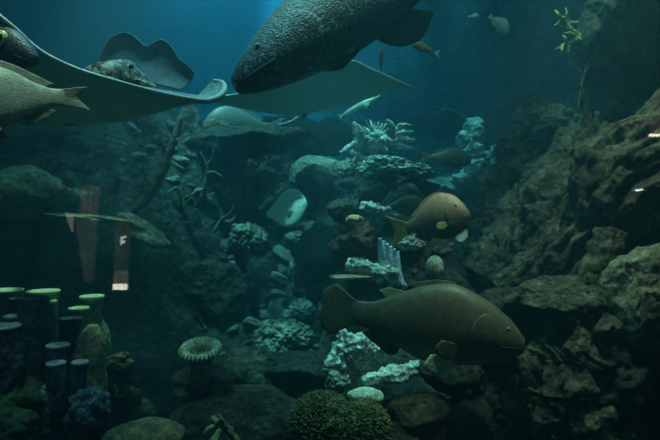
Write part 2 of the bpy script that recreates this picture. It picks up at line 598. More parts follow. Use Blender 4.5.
class Fish:
    """length 1 along +x (snout at x=+0.5, tail stem at -0.5), z up; scaled to size"""

    def __init__(s, name, label, cat, L, st, skin, fin, loc, heading, up=(0, 0, 1), bend=0.0, rings=56, segs=36, group=None):
        s.L, s.st, s.skin, s.fin, s.bend = L, st, skin, fin, bend
        bm = bmesh.new()
        g = []
        for i in range(rings):
            t = (i / (rings - 1))
            t = t ** 1.25
            zc, hh, hw = s.sect(t)
            g.append([s.pt(t, 2 * PI * j / segs) for j in range(segs)])
        grid_to_bm(bm, g)
        o = link(name, bm, skin)
        s.o = o
        h = Vector(heading).normalized()
        u = Vector(up)
        y = u.cross(h).normalized()
        z = h.cross(y)
        M = Matrix((h, y, z)).transposed().to_4x4()
        M.translation = Vector(loc)
        o.matrix_world = M
        tag(o, label, cat, group)

    def sect(s, t):
        ts = [q[0] for q in s.st]
        zc = interp_smooth(ts, [q[1] for q in s.st], t)
        hh = max(0.003, interp_smooth(ts, [q[2] for q in s.st], t))
        hw = max(0.003, interp_smooth(ts, [q[3] for q in s.st], t))
        return zc, hh, hw

    def lat(s, t):
        return s.bend * max(0, t - 0.3) ** 2

    def pt(s, t, a, off=0.0):
        zc, hh, hw = s.sect(t)
        c, sn = math.cos(a), math.sin(a)
        c = math.copysign(abs(c) ** 0.9, c)
        return Vector(((0.5 - t), s.lat(t) + (hw + off) * c, zc + (hh + off) * sn)) * s.L

    def bendbm(s, bm):
        for v in bm.verts:
            t = 0.5 - v.co.x
            v.co.y += s.lat(t)
            v.co *= s.L
        return bm

    def add_fin(s, name, base, tip, mat=None, label=None, **kw):
        o = link(name, s.bendbm(fin_bm(base, tip, **kw)), mat or s.fin, s.o)
        if label:
            o['label'] = label
        return o

    def dorsal(s, t0, t1, h, mat=None, n=28, lean=0.05, shape=None, bottom=False, name=None, label=None, th=0.006):
        k = 7
        base, tip = [], []
        for i in range(k):
            u = i / (k - 1)
            t = t0 + (t1 - t0) * u
            zc, hh, hw = s.sect(t)
            sg = -1 if bottom else 1
            hgt = h * (shape[i] if shape else math.sin(PI * min(1, 0.18 + u * 0.75)) ** 0.7)
            base.append((0.5 - t, zc + sg * hh * 0.93))
            tip.append((0.5 - t - lean * (0.4 + u), zc + sg * (hh + hgt)))
        return s.add_fin(name or ('anal_fin' if bottom else 'dorsal_fin'), base, tip, mat, label, n=n, th=th)

    def tail(s, ln=0.2, spread=0.17, fork=0.05, mat=None, label=None, curl=0.0, rounded=False):
        zc, hh, hw = s.sect(0.98)
        base = [(-0.47, zc + hh * 0.9), (-0.485, zc), (-0.47, zc - hh * 0.9)]
        if rounded:
            tip = [(-0.5 - ln * 0.62, zc + spread), (-0.5 - ln * 0.95, zc + spread * 0.7), (-0.5 - ln, zc), (-0.5 - ln * 0.95, zc - spread * 0.7), (-0.5 - ln * 0.62, zc - spread)]
        else:
            tip = [(-0.5 - ln, zc + spread), (-0.5 - ln * 0.86 + fork * 0.3, zc + spread * 0.5), (-0.5 - ln + fork + 0.02, zc), (-0.5 - ln * 0.86 + fork * 0.3, zc - spread * 0.5), (-0.5 - ln, zc - spread)]
        return s.add_fin('tail_fin', base, tip, mat, label, n=30, m=10, th=0.008, curl=curl)

    def paired(s, name, t, a, ln, wd, sweep, out, mat=None, label=None, sides=(1, -1)):
        """pectoral or pelvic fins: rooted on the flank at (t, a)"""
        for sd in sides:
            aa = a if sd == 1 else PI - a
            zc, hh, hw = s.sect(t)
            c, sn = math.cos(aa), math.sin(aa)
            root = Vector((0.5 - t, s.lat(t) + hw * c * 0.92, zc + hh * sn * 0.92))
            bm = fin_bm([(0.0, wd * 0.28), (0.0, -wd * 0.28)], [(-ln * 0.75, wd * 0.62), (-ln, wd * 0.15), (-ln * 0.92, -wd * 0.3), (-ln * 0.55, -wd * 0.62)], n=18, m=8, th=0.005)
            R = Euler((0, sweep, 0)).to_matrix().to_4x4()
            R2 = Euler((0, 0, -sd * out)).to_matrix().to_4x4()
            bm.transform(Matrix.Translation(root) @ R2 @ R)
            for v in bm.verts:
                v.co *= s.L
            o = link(name, bm, mat or s.fin, s.o)
            if label:
                o['label'] = label

    def eyes(s, t, a, r, ring=EYERING, sides=(1, -1), pup=0.62):
        for sd in sides:
            aa = a if sd == 1 else PI - a
            p = s.pt(t, aa)
            zc, hh, hw = s.sect(t)
            nrm = Vector((0.12, math.cos(aa), math.sin(aa) * 0.35)).normalized()
            bm = bmesh.new()
            bmesh.ops.create_uvsphere(bm, u_segments=20, v_segments=14, radius=r * s.L)
            bm.transform(Matrix.Diagonal((1, 0.55, 1, 1)))
            e = link('eye', bm, ring, s.o)
            e.location = p - nrm * r * s.L * 0.15
            bm = bmesh.new()
            bmesh.ops.create_uvsphere(bm, u_segments=16, v_segments=12, radius=r * s.L * pup)
            bm.transform(Matrix.Diagonal((1, 0.5, 1, 1)))
            q = link('pupil', bm, DARKEYE, e)
            q.location = nrm * r * s.L * 0.32

    def gill(s, t0, t1, a0=-0.95, a1=0.75, bulge=0.004, mat=None):
        for sd in (1, -1):
            bm = bmesh.new()
            rows = []
            n, m = 16, 14
            for i in range(n):
                u = i / (n - 1)
                row = []
                for j in range(m):
                    v = j / (m - 1)
                    a = a0 + (a1 - a0) * v
                    arch = 1 - 0.55 * (2 * v - 1) ** 2
                    t = t0 + (t1 - t0) * u * arch
                    off = bulge * math.sin(PI * 0.5 * u) * math.sin(PI * v) ** 0.5 if 0 < v < 1 else -0.002
                    aa = a if sd == 1 else PI - a
                    row.append(s.pt(t, aa, off - 0.002 * (i == 0)))
                rows.append(row)
            inner = [s.pt(t0 + (t1 - t0) * 0.98 * (1 - 0.55 * (2 * j / (m - 1) - 1) ** 2), (a0 + (a1 - a0) * j / (m - 1)) if sd == 1 else PI - (a0 + (a1 - a0) * j / (m - 1)), -0.004) for j in range(m)]
            rows.append(inner)
            V = [[bm.verts.new(p) for p in r] for r in rows]
            for i in range(len(V) - 1):
                for j in range(m - 1):
                    bm.faces.new((V[i][j], V[i][j + 1], V[i + 1][j + 1], V[i + 1][j]))
            bmesh.ops.recalc_face_normals(bm, faces=bm.faces)
            link('gill_cover', bm, mat or s.skin, s.o)

    def mouth(s, t1=0.09, a=-0.35, r=0.006):
        pts = [s.pt(0.012 + (t1 - 0.012) * (1 - k / 8), a * (1 - 0.2 * k / 8), -0.001) for k in range(8)]
        pts.append(Vector((0.497, 0, s.sect(0.01)[0] - 0.2 * s.sect(0.01)[1])) * s.L)
        mir = [Vector((p.x, -p.y + 2 * s.lat(0.5 - p.x / s.L) * s.L, p.z)) for p in pts[-2::-1]]
        bm = bmesh.new()
        tube(bm, pts + mir, [r * s.L] * 3, 8, 60)
        link('mouth', bm, MOUTHM, s.o)


GROUPER_ST = [(0, -0.025, 0.026, 0.025), (0.03, -0.022, 0.044, 0.042), (0.1, -0.016, 0.072, 0.07), (0.22, -0.004, 0.108, 0.095), (0.38, 0.008, 0.137, 0.11), (0.54, 0.012, 0.138, 0.1), (0.7, 0.01, 0.115, 0.07), (0.84, 0.006, 0.08, 0.042), (0.95, 0.0, 0.066, 0.026), (1.0, 0, 0.064, 0.018)]
BASS_ST = [(0, -0.006, 0.03, 0.025), (0.05, 0.0, 0.066, 0.05), (0.14, 0.01, 0.1, 0.074), (0.28, 0.018, 0.128, 0.09), (0.42, 0.02, 0.145, 0.09), (0.58, 0.012, 0.13, 0.075), (0.74, 0.005, 0.09, 0.05), (0.88, 0.0, 0.052, 0.026), (1.0, 0, 0.045, 0.014)]
SNAP_ST = [(0, -0.035, 0.03, 0.025), (0.04, -0.025, 0.085, 0.05), (0.12, 0.0, 0.15, 0.08), (0.26, 0.025, 0.2, 0.1), (0.42, 0.03, 0.205, 0.1), (0.6, 0.02, 0.165, 0.078), (0.76, 0.005, 0.1, 0.048), (0.9, 0, 0.06, 0.024), (1.0, 0, 0.055, 0.014)]
DEEP_ST = [(0, -0.02, 0.05, 0.03), (0.05, -0.01, 0.13, 0.05), (0.16, 0.0, 0.24, 0.075), (0.34, 0.0, 0.32, 0.09), (0.52, 0.0, 0.32, 0.085), (0.7, 0.0, 0.24, 0.06), (0.85, 0.0, 0.13, 0.034), (0.95, 0, 0.07, 0.02), (1.0, 0, 0.06, 0.014)]
SLIM_ST = [(0, 0, 0.012, 0.01), (0.08, 0, 0.028, 0.022), (0.25, 0, 0.05, 0.035), (0.45, 0, 0.058, 0.04), (0.65, 0, 0.05, 0.032), (0.85, 0, 0.03, 0.018), (1.0, 0, 0.02, 0.008)]

# --- giant dark grouper, top middle
d = 3.0
A, B = P(231, 79, 2.75), P(452, -50, 3.4)
L = (A - B).length
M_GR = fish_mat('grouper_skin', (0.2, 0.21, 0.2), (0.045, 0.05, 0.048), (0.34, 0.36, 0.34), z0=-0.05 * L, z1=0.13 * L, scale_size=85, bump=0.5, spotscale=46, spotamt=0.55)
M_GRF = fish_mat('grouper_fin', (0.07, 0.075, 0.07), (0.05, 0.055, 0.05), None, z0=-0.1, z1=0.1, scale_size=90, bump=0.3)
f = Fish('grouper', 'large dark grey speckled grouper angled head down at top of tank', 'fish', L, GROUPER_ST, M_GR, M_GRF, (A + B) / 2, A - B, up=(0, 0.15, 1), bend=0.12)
f.dorsal(0.3, 0.88, 0.06, shape=[0.4, 0.7, 0.75, 0.7, 0.85, 1.0, 0.5])
f.dorsal(0.5, 0.67, 0.08, bottom=True, shape=[0.4, 0.8, 1.0, 1.1, 1.0, 0.8, 0.5], lean=0.06)
f.tail(0.17, 0.13, rounded=True)
f.paired('pectoral_fin', 0.3, -0.95, 0.11, 0.07, -0.05, 0.14)
f.paired('pelvic_fin', 0.3, -1.3, 0.11, 0.05, -0.12, 0.15)
f.eyes(0.105, 0.62, 0.011)
f.gill(0.14, 0.3)
f.mouth(0.12, -0.25, 0.006)

# --- large brown fish, bottom middle
A, B = P(524, 345, 2.55), P(350, 318, 2.75)
L = (A - B).length
M_BR = fish_mat('brown_fish_skin', (0.15, 0.13, 0.085), (0.34, 0.34, 0.26), (0.2, 0.17, 0.11), z0=-0.14 * L, z1=-0.02 * L, scale_size=120, bump=0.12, spotscale=10, spotamt=0.3)
M_BRF = fish_mat('brown_fish_fin', (0.14, 0.125, 0.075), (0.14, 0.125, 0.075), None, scale_size=80, bump=0.2)
M_PALEF = fish_mat('pale_green_fin', (0.7, 0.8, 0.5), (0.7, 0.8, 0.55), None, scale_size=80, bump=0.2)
M_YELF = fish_mat('yellow_fin', (0.34, 0.33, 0.17), (0.34, 0.33, 0.17), None, scale_size=80, bump=0.2)
f = Fish('sea_bass', 'large olive brown fish facing right above the bottom rocks', 'fish', L, [(a, b + 0.03 * min(1, a * 3), c * (1.35 + 0.28 * min(1, a * 3)), e * 1.15) for a, b, c, e in BASS_ST], M_BR, M_BRF, (A + B) / 2, A - B, up=(0, 0.06, 1), bend=0.1)
f.dorsal(0.38, 0.62, 0.02, shape=[0.4, 0.6, 0.7, 0.7, 0.6, 0.5, 0.3])
f.add_fin('dorsal_fin', [(-0.16, 0.2), (-0.29, 0.135)], [(-0.29, 0.215), (-0.345, 0.19)], M_YELF, 'pale yellowish rear dorsal fin', n=16)
f.dorsal(0.68, 0.86, 0.06, bottom=True, shape=[0.6, 1.0, 1.0, 0.8, 0.6, 0.5, 0.3])
f.tail(0.2, 0.16, 0.04, rounded=True)
f.paired('pectoral_fin', 0.33, -0.6, 0.16, 0.09, -0.12, 0.3)
f.paired('pelvic_fin', 0.36, -1.0, 0.2, 0.1, -0.3, 0.5, M_PALEF, 'pale green pelvic fin')
f.eyes(0.1, 0.55, 0.012)
f.gill(0.14, 0.3)
f.mouth(0.13, -0.3, 0.005)

# --- orange brown fish, centre right
A, B = P(469, 212, 3.05), P(405, 228, 3.3)
L = (A - B).length
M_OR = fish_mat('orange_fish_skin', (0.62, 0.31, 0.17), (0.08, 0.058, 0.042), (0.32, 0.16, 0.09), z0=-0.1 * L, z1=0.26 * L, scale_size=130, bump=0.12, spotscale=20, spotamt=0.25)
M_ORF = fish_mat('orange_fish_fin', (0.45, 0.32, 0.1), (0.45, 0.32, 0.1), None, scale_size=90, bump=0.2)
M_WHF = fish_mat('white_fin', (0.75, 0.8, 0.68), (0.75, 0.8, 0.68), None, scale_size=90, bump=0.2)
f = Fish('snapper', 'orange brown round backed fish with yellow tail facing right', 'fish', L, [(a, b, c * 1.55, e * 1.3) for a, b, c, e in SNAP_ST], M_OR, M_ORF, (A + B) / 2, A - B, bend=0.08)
f.dorsal(0.3, 0.82, 0.035, shape=[0.6, 0.9, 1, 1, 0.9, 0.8, 0.4], mat=M_OR)
f.dorsal(0.62, 0.82, 0.07, bottom=True, mat=M_OR)
f.tail(0.34, 0.27, 0.1, label='yellow tail fin')
f.paired('pectoral_fin', 0.28, -0.4, 0.17, 0.1, -0.2, 0.35)
f.paired('pelvic_fin', 0.12, -1.3, 0.2, 0.13, -1.1, 0.25, M_WHF, 'white pelvic fin')
f.eyes(0.13, 0.5, 0.026)
f.gill(0.13, 0.28, bulge=0.008)
f.mouth(0.08, -0.3, 0.008)

# --- grey brown fish at the left edge, facing left
A, B = P(-66, 103, 1.95), P(64, 95, 2.1)
L = (A - B).length
M_GB = fish_mat('grey_brown_skin', (0.48, 0.44, 0.32), (0.5, 0.48, 0.38), (0.6, 0.56, 0.42), z0=-0.1 * L, z1=0.1 * L, scale_size=110, bump=0.15, spotscale=14, spotamt=0.35)
M_GBF = fish_mat('grey_brown_fin', (0.3, 0.25, 0.15), (0.26, 0.23, 0.15), None, scale_size=90, bump=0.2)
f = Fish('drum_fish', 'grey brown fish at left edge swimming left below the stingray', 'fish', L, [(a, b, c * 1.5, e) for a, b, c, e in SNAP_ST], M_GB, M_GBF, (A + B) / 2, A - B, up=(0, 0.22, 1), bend=-0.1)
f.dorsal(0.3, 0.86, 0.05, shape=[0.6, 0.9, 1, 0.95, 0.9, 0.9, 0.5])
f.dorsal(0.66, 0.84, 0.07, bottom=True)
f.tail(0.2, 0.12, 0.07, curl=-0.03)
f.paired('pectoral_fin', 0.3, -0.5, 0.2, 0.1, -0.3, 0.4)
f.paired('pelvic_fin', 0.36, -1.3, 0.15, 0.08, -0.6, 0.25)
f.eyes(0.12, 0.5, 0.018)
f.gill(0.14, 0.3)
f.mouth(0.1, -0.3, 0.005)

# --- dark fish with yellow ringed eye
A, B = P(36, 60, 2.25), P(-75, 18, 2.45)
L = (A - B).length
M_DK = fish_mat('dark_fish_skin', (0.03, 0.034, 0.036), (0.03, 0.034, 0.034), (0.05, 0.055, 0.055), z0=-0.1, z1=0.1, scale_size=80, bump=0.3)
f = Fish('reef_fish', 'nearly black fish at left edge with yellow ringed eye', 'fish', L, BASS_ST, M_DK, M_DK, (A + B) / 2, A - B)
f.dorsal(0.35, 0.85, 0.05)
f.dorsal(0.65, 0.85, 0.05, bottom=True)
f.tail(0.18, 0.14, 0.05)
f.paired('pectoral_fin', 0.32, -0.6, 0.16, 0.08, -0.3, 0.35)
f.eyes(0.22, 0.3, 0.05, EYEYEL, pup=0.66)
f.mouth(0.1, -0.3, 0.004)


def small_fish(name, label, A, B, st, back, belly, fin=None, spot=None, thick=1.0, tail=(0.22, 0.16, 0.06), finlabel=None, bend=0.1, dors=0.05, white_tail=None, bump=0.4, up=(0, 0, 1)):
    L = (A - B).length
    sk = fish_mat(name + '_skin', back, belly, spot, z0=-0.12 * L, z1=0.14 * L, scale_size=110, bump=bump, spotscale=12)
    fm = fish_mat(name + '_fin', fin or back, fin or back, None, scale_size=90, bump=0.2)
    f = Fish(name, label, 'fish', L, [(a, b, c * thick, e) for a, b, c, e in st], sk, fm, (A + B) / 2, A - B, up=up, bend=bend)
    f.dorsal(0.3, 0.84, dors, shape=[0.6, 0.95, 1, 0.9, 0.85, 0.8, 0.4])
    f.dorsal(0.62, 0.84, dors * 1.1, bottom=True)
    f.tail(*tail, mat=white_tail)
    f.paired('pectoral_fin', 0.3, -0.4, 0.16, 0.09, -0.25, 0.4)
    f.paired('pelvic_fin', 0.34, -1.3, 0.13, 0.07, -0.5, 0.25)
    f.eyes(0.12, 0.5, 0.024)
    f.gill(0.14, 0.28)
    f.mouth(0.08, -0.3, 0.006)
    return f


small_fish('drum_fish', 'pale silvery humpbacked fish facing left behind stingray wing tip', P(203, 124, 4.9), P(270, 128, 5.1), SNAP_ST, (0.15, 0.17, 0.17), (0.07, 0.08, 0.08), thick=1.25, bump=0.2, dors=0.03)
small_fish('angelfish', 'pale round bodied fish with dark fins in front of the reef', P(307, 203, 4.6), P(266, 214, 4.75), DEEP_ST, (0.85, 0.92, 0.8), (0.85, 0.92, 0.82), fin=(0.09, 0.075, 0.06), thick=1.35, tail=(0.22, 0.18, 0.03), bump=0.15, up=(0, 0.42, 1))
small_fish('reef_fish', 'small dark reddish fish nosing up beside the pale round fish', P(262, 181, 4.7), P(273, 194, 4.8), SNAP_ST, (0.26, 0.16, 0.13), (0.2, 0.13, 0.1), thick=1.2)
small_fish('snapper', 'dim brown fish hovering behind the orange brown fish', P(426, 203, 3.75), P(383, 208, 3.8), SNAP_ST, (0.13, 0.14, 0.1), (0.12, 0.13, 0.1), thick=0.95)
small_fish('snapper', 'dim reddish brown fish in front of the distant bright ledge', P(471, 160, 4.9), P(428, 157, 5.0), SNAP_ST, (0.22, 0.14, 0.09), (0.13, 0.1, 0.07), thick=1.1)
small_fish('reef_fish', 'small orange fish pointing nearly straight up above the far ray', P(381, 50, 3.9), P(380, 72, 3.95), SNAP_ST, (0.6, 0.26, 0.12), (0.5, 0.22, 0.1), thick=0.9)
small_fish('reef_fish', 'tiny orange fish beside the small upright orange fish', P(396, 61, 4.4), P(391, 65, 4.4), SNAP_ST, (0.45, 0.22, 0.12), (0.4, 0.2, 0.1), thick=0.9)
small_fish('reef_fish', 'small orange fish with pale tail right of the grouper fin', P(412, 44, 4.2), P(434, 53, 4.3), SNAP_ST, (0.55, 0.3, 0.13), (0.4, 0.2, 0.1), thick=0.8, white_tail=M_WHF)
small_fish('reef_fish', 'small pale brown fish nose down near the top right', P(509, 33, 4.7), P(491, 17, 4.8), SNAP_ST, (0.42, 0.34, 0.24), (0.34, 0.28, 0.2), thick=1.0, tail=(0.16, 0.12, 0.03))
small_fish('reef_fish', 'tiny bright white fish near the top right', P(479, 15, 5.4), P(470, 16, 5.4), SNAP_ST, (0.8, 0.85, 0.8), (0.8, 0.85, 0.8), thick=0.9)
small_fish('reef_fish', 'slender bright pale fish tilted upward below the far ray', P(380, 96, 4.8), P(342, 115, 4.8), SLIM_ST, (0.85, 0.9, 0.75), (0.8, 0.85, 0.7), thick=1.1, tail=(0.1, 0.06, 0.03), dors=0.02)
small_fish('reef_fish', 'tiny dull fish in the dark gap at upper right rock', P(618, 62, 3.6), P(628, 70, 3.65), SNAP_ST, (0.26, 0.2, 0.12), (0.2, 0.16, 0.1), thick=1.1)


# ------------------------------------------------------------------ stingrays
def ray_fish(label, lead, trail, thick, mats, spine_u, tail_pts, head=None, n=110, m=26, margin=0.008, eyes=None, loc=None):
    """disc between a leading edge and a trailing edge, as one closed body"""
    Lp = catmull(lead, n)
    Tp = catmull(trail, n)
    o0 = np.mean(np.vstack([Lp, Tp]), axis=0) if loc is None else np.array(loc)
    top = np.zeros((n, m, 3))
    bot = np.zeros((n, m, 3))
    mid = np.zeros((n, m, 3))
    for j in range(m):
        v = j / (m - 1)
        mid[:, j] = Lp * (1 - v) + Tp * v
    du = np.gradient(mid, axis=0)
    dv = np.gradient(mid, axis=1)
    nr = np.cross(du, dv)
    nr /= np.linalg.norm(nr, axis=2)[:, :, None] + 1e-9
    if nr[n // 2, m // 2, 2] < 0:
        nr = -nr
    for i in range(n):
        u = i / (n - 1)
        env = 0.12 + 0.88 * math.exp(-((u - spine_u) / 0.2) ** 2)
        env *= min(1, 12 * u + 0.1) * min(1, 12 * (1 - u) + 0.1)
        for j in range(m):
            v = j / (m - 1)
            th = thick * env * math.sin(PI * min(1, v) ** 0.7) ** 0.75 if 0 < v < 1 else 0.0
            top[i, j] = mid[i, j] + nr[i, j] * th
            bot[i, j] = mid[i, j] - nr[i, j] * th * 0.45
    bm = bmesh.new()
    g = []
    VT = [[bm.verts.new(top[i, j] - o0) for j in range(m)] for i in range(n)]
    VB = [[(VT[i][j] if j in (0, m - 1) else bm.verts.new(bot[i, j] - o0)) for j in range(m)] for i in range(n)]
    for i in range(n - 1):
        for j in range(m - 1):
            bm.faces.new((VT[i][j], VT[i + 1][j], VT[i + 1][j + 1], VT[i][j + 1])).material_index = 0
            bm.faces.new((VB[i][j + 1], VB[i + 1][j + 1], VB[i + 1][j], VB[i][j])).material_index = 1
    for i in (0, n - 1):
        for j in range(m - 1):
            q = [VT[i][j], VT[i][j + 1], VB[i][j + 1], VB[i][j]]
            q = list(dict.fromkeys(q))
            try:
                bm.faces.new(q if i == 0 else q[::-1]).material_index = 1
            except ValueError:
                pass
    bmesh.ops.recalc_face_normals(bm, faces=bm.faces)
    o = link('stingray', bm, mats[:2])
    o.location = Vector(o0)
    tag(o, label, 'stingray')
    bm = bmesh.new()
    tube(bm, [Lp[i] - o0 for i in range(0, n, 3)], [margin * q for q in (0.6, 0.9, 1.0, 1.0, 1.1, 1.5, 2.0, 2.0, 1.4, 0.8)], 8, n)
    e = link('wing_margin', bm, mats[2], o)
    e['label'] = 'pale leading edge of the wings, lit rim put into its colour'
    if tail_pts:
        bm = bmesh.new()
        tube(bm, [np.array(p) - o0 for p in tail_pts], [0.03, 0.018, 0.008, 0.003], 12, 40)
        link('tail', bm, mats[0], o)
    return o, o0


RAYTOP = surf_mat('ray_top', (0.3, 0.35, 0.34), (0.5, 0.55, 0.52), None, scale=8, bump=0.3, bscale=40, rough=0.5, dist=0.005)
RAYBELLY = surf_mat('ray_belly', (0.6, 0.68, 0.62), (0.72, 0.78, 0.72), None, scale=3, bump=0.1, bscale=20, rough=0.6, dist=0.003, speck=0.15)
RAYEDGE = surf_mat('ray_edge', (0.75, 0.8, 0.74), (0.9, 0.92, 0.86), None, scale=14, bump=0.2, bscale=40, rough=0.5, dist=0.003, speck=0.15)  # pale wing border, with the lit rim also put into its colour
RAYLOBE = surf_mat('ray_lobe', (0.14, 0.18, 0.2), (0.25, 0.3, 0.33), None, scale=8, bump=0.2, bscale=30, dist=0.004, speck=0.15)
RAYHEAD = surf_mat('ray_head', (0.05, 0.04, 0.025), (0.75, 0.72, 0.55), (0.02, 0.017, 0.014), scale=13, bump=0.4, bscale=30, c3amt=1.0, rough=0.5, dist=0.006, tight=True)

lead = [P(-170, -55, 2.2), P(-80, -35, 2.2), P(0, 16, 2.25), P(38, 49, 2.35), P(75, 68, 2.45), P(120, 82, 2.55), P(160, 93, 2.65), P(190, 99, 2.72), P(207, 101, 2.76), P(219, 97, 2.8), P(225, 89, 2.86), P(222, 82, 2.92), P(213, 80, 2.97)]
trail = [P(-165, -45, 2.3), P(-60, 60, 2.65), P(10, 118, 2.9), P(45, 126, 3.0), P(75, 126, 3.05), P(120, 122, 3.1), P(155, 114, 3.1), P(176, 106, 3.0), P(188, 100, 2.95), P(195, 97, 2.95), P(199, 94, 2.97), P(203, 90, 3.0), P(207, 86, 3.02)]
ray, o0 = ray_fish('large stingray at upper left showing underside and curled pale wing tip', lead, trail, 0.05, [RAYTOP, RAYBELLY, RAYEDGE], 0.5,
                   [P(70, 122, 3.0), P(60, 120, 3.4), P(40, 105, 3.8), P(30, 95, 4.1)], margin=0.009)
O0 = Vector(o0)
bm = bmesh.new()
bmesh.ops.create_icosphere(bm, subdivisions=5, radius=1)
for v in bm.verts:
    n = v.co.copy()
    brow = math.exp(-((n.x - 0.15) / 0.28) ** 2) * max(0, n.z) * 0.3
    k = 1 + 0.05 * noise.noise(n * 2.2) + brow
    v.co = Vector((n.x * 0.215, n.y * 0.2, n.z * 0.085 * k - 0.06 * n.x * n.x * (1 if n.z > 0 else 0)))
bm.transform(Euler((0, 0.2, 0)).to_matrix().to_4x4())
h = link('head', bm, RAYHEAD, ray)
h.location = P(123, 81, 2.76) - O0
h['label'] = 'brown and white blotched head hump'
for q, r in ((P(131, 67, 2.6), 0.013), (P(104, 66, 2.62), 0.012)):
    bm = bmesh.new()
    bmesh.ops.create_uvsphere(bm, u_segments=18, v_segments=12, radius=r)
    e = link('eye', bm, DARKEYE, ray)
    e.location = q - O0
# thin lobes of the hind fins standing up behind the head
for pts, bs in (([(96, 64), (105, 44), (114, 35), (124, 32), (134, 36), (141, 43), (147, 46), (153, 42), (160, 39), (167, 42), (174, 51), (178, 58), (186, 64), (194, 72)], [(104, 74), (120, 78), (150, 84), (180, 90)]),):
    n, mm = 56, 14
    tp = catmull([P(x, y, 3.08) for x, y in pts], n)
    bp = catmull([P(x, y, 3.02) for x, y in bs], n)
    bm = bmesh.new()
    rows = []
    for sd in (1, -1):
        rows.append([[bm.verts.new(Vector(bp[i] * (1 - j / (mm - 1)) + tp[i] * (j / (mm - 1))) - O0 + Vector((0, sd * 0.006 * (1.15 - j / (mm - 1)) + 0.05 * math.sin(PI * j / mm), 0))) for j in range(mm)] for i in range(n)])
    for sd in (0, 1):
        for i in range(n - 1):
            for j in range(mm - 1):
                q = (rows[sd][i][j], rows[sd][i + 1][j], rows[sd][i + 1][j + 1], rows[sd][i][j + 1])
                bm.faces.new(q if sd == 0 else q[::-1])
    A_, B_ = rows
    for i in range(n - 1):
        bm.faces.new((A_[i][mm - 1], A_[i + 1][mm - 1], B_[i + 1][mm - 1], B_[i][mm - 1]))
        bm.faces.new((A_[i + 1][0], A_[i][0], B_[i][0], B_[i + 1][0]))
    for i in (0, n - 1):
        for j in range(mm - 1):
            q = (A_[i][j], A_[i][j + 1], B_[i][j + 1], B_[i][j])
            bm.faces.new(q if i == 0 else q[::-1])
    bmesh.ops.recalc_face_normals(bm, faces=bm.faces)
    fo = link('pelvic_fin', bm, RAYLOBE, ray)
    bm = bmesh.new()
    tube(bm, [Vector(tp[i]) - O0 + Vector((0, 0.01, 0)) for i in range(n)], [0.002, 0.004, 0.002], 6, n)
    link('fin_edge', bm, RAYTOP, fo)

# far ray under the grouper
lead = [P(208, 98, 3.9), P(250, 92, 3.9), P(300, 80, 3.95), P(332, 66, 4.0), P(352, 61, 4.05), P(372, 70, 4.1), P(395, 80, 4.2), P(412, 87, 4.25)]
trail = [P(212, 102, 3.95), P(248, 110, 4.3), P(290, 116, 4.5), P(320, 112, 4.55), P(345, 105, 4.55), P(370, 97, 4.5), P(394, 90, 4.4), P(411, 88.5, 4.28)]
ray_fish('dim stingray under the grouper with one pointed pale edged wing', lead, trail, 0.05, [RAYTOP, RAYBELLY, RAYEDGE], 0.5,
         [P(305, 114, 4.5), P(290, 122, 4.9), P(270, 126, 5.2)], margin=0.007)

# ------------------------------------------------------------------ right-hand cliff
rock(652, 22, 3.5, 54, 56, 60, 'dark overhanging boulder at the top right corner', ROCK, 11, 6, 0.35, 1.2, 6)
rock(602, 34, 3.6, 16, 36, 24, 'narrow dark knob of rock left of the top right boulder', ROCK, 12, 5, 0.4)
rock(618, 98, 3.8, 34, 56, 40, 'dark rock in the shaded gap under the top right boulder', ROCKD, 13, 5, 0.35)
ridge([(735, 110, 2.7, 48), (684, 152, 2.75, 54), (640, 186, 2.9, 54), (598, 232, 3.05, 42), (550, 272, 3.2, 28), (502, 294, 3.3, 16)],
      'long grooved ridge of rock sloping down from the right edge', ROCK, 3, bumpy=0.1, striate=0.2, rough=0.5, along=2.6, segs=170, n=230)
ridge([(600, 130, 3.6, 26), (572, 175, 3.6, 30), (545, 215, 3.6, 30), (512, 255, 3.6, 26), (486, 285, 3.5, 16)],
      'rock ridge left of and behind the long grooved ridge', ROCK, 5, bumpy=0.35, striate=0.3)
ridge([(560, 120, 4.3, 26), (535, 150, 4.3, 30), (515, 195, 4.3, 28), (495, 235, 4.2, 24), (478, 262, 4.2, 14)],
      'farther brown rock shoulder between bright ledge and ridges', ROCKW, 7, bumpy=0.4, striate=0.25)
rock(560, 128, 4.0, 26, 22, 24, 'lumpy brown rock on top of the farther shoulder', ROCKW, 14, 5, 0.4)
rock(640, 300, 2.55, 46, 62, 46, 'large pale topped angular boulder at the right edge', ROCKP, 21, 6, 0.26, 1.1, 9)
rock(578, 300, 2.75, 62, 26, 40, 'mossy ledge boulder left of the pale topped boulder', ROCK, 22, 6, 0.35, 1.4, 6)
rock(520, 306, 2.95, 36, 22, 30, 'brown rock behind the head of the large olive fish', ROCKW, 23, 5, 0.36)
ridge([(612, 232, 2.72, 12), (596, 280, 2.66, 14), (592, 320, 2.62, 13), (586, 360, 2.6, 11)], 'thin upright rib of rock against the pale boulder', ROCK, 8, segs=40, n=70, bumpy=0.3, striate=0.3)
ridge([(590, 300, 2.7, 34), (575, 350, 2.65, 36), (572, 400, 2.6, 38), (580, 470, 2.6, 46)], 'green speckled rock pillar at the bottom right', ROCK, 9, bumpy=0.35, striate=0.18)
ridge([(620, 330, 2.6, 20), (622, 380, 2.5, 22), (618, 425, 2.45, 18), (615, 470, 2.4, 16)], 'slim rock pillar right of the green speckled pillar', ROCKD, 10, segs=48, n=80, bumpy=0.35, striate=0.2)
rock(655, 400, 2.7, 40, 80, 40, 'black rock in the bottom right corner', ROCKD, 24, 5, 0.3)
ridge([(474, 352, 3.0, 14), (487, 385, 2.95, 12), (492, 420, 2.9, 12), (494, 470, 2.9, 16)], 'narrow dark rock post right of the black hollow', ROCKD, 12, segs=44, n=80, bumpy=0.4, striate=0.15)
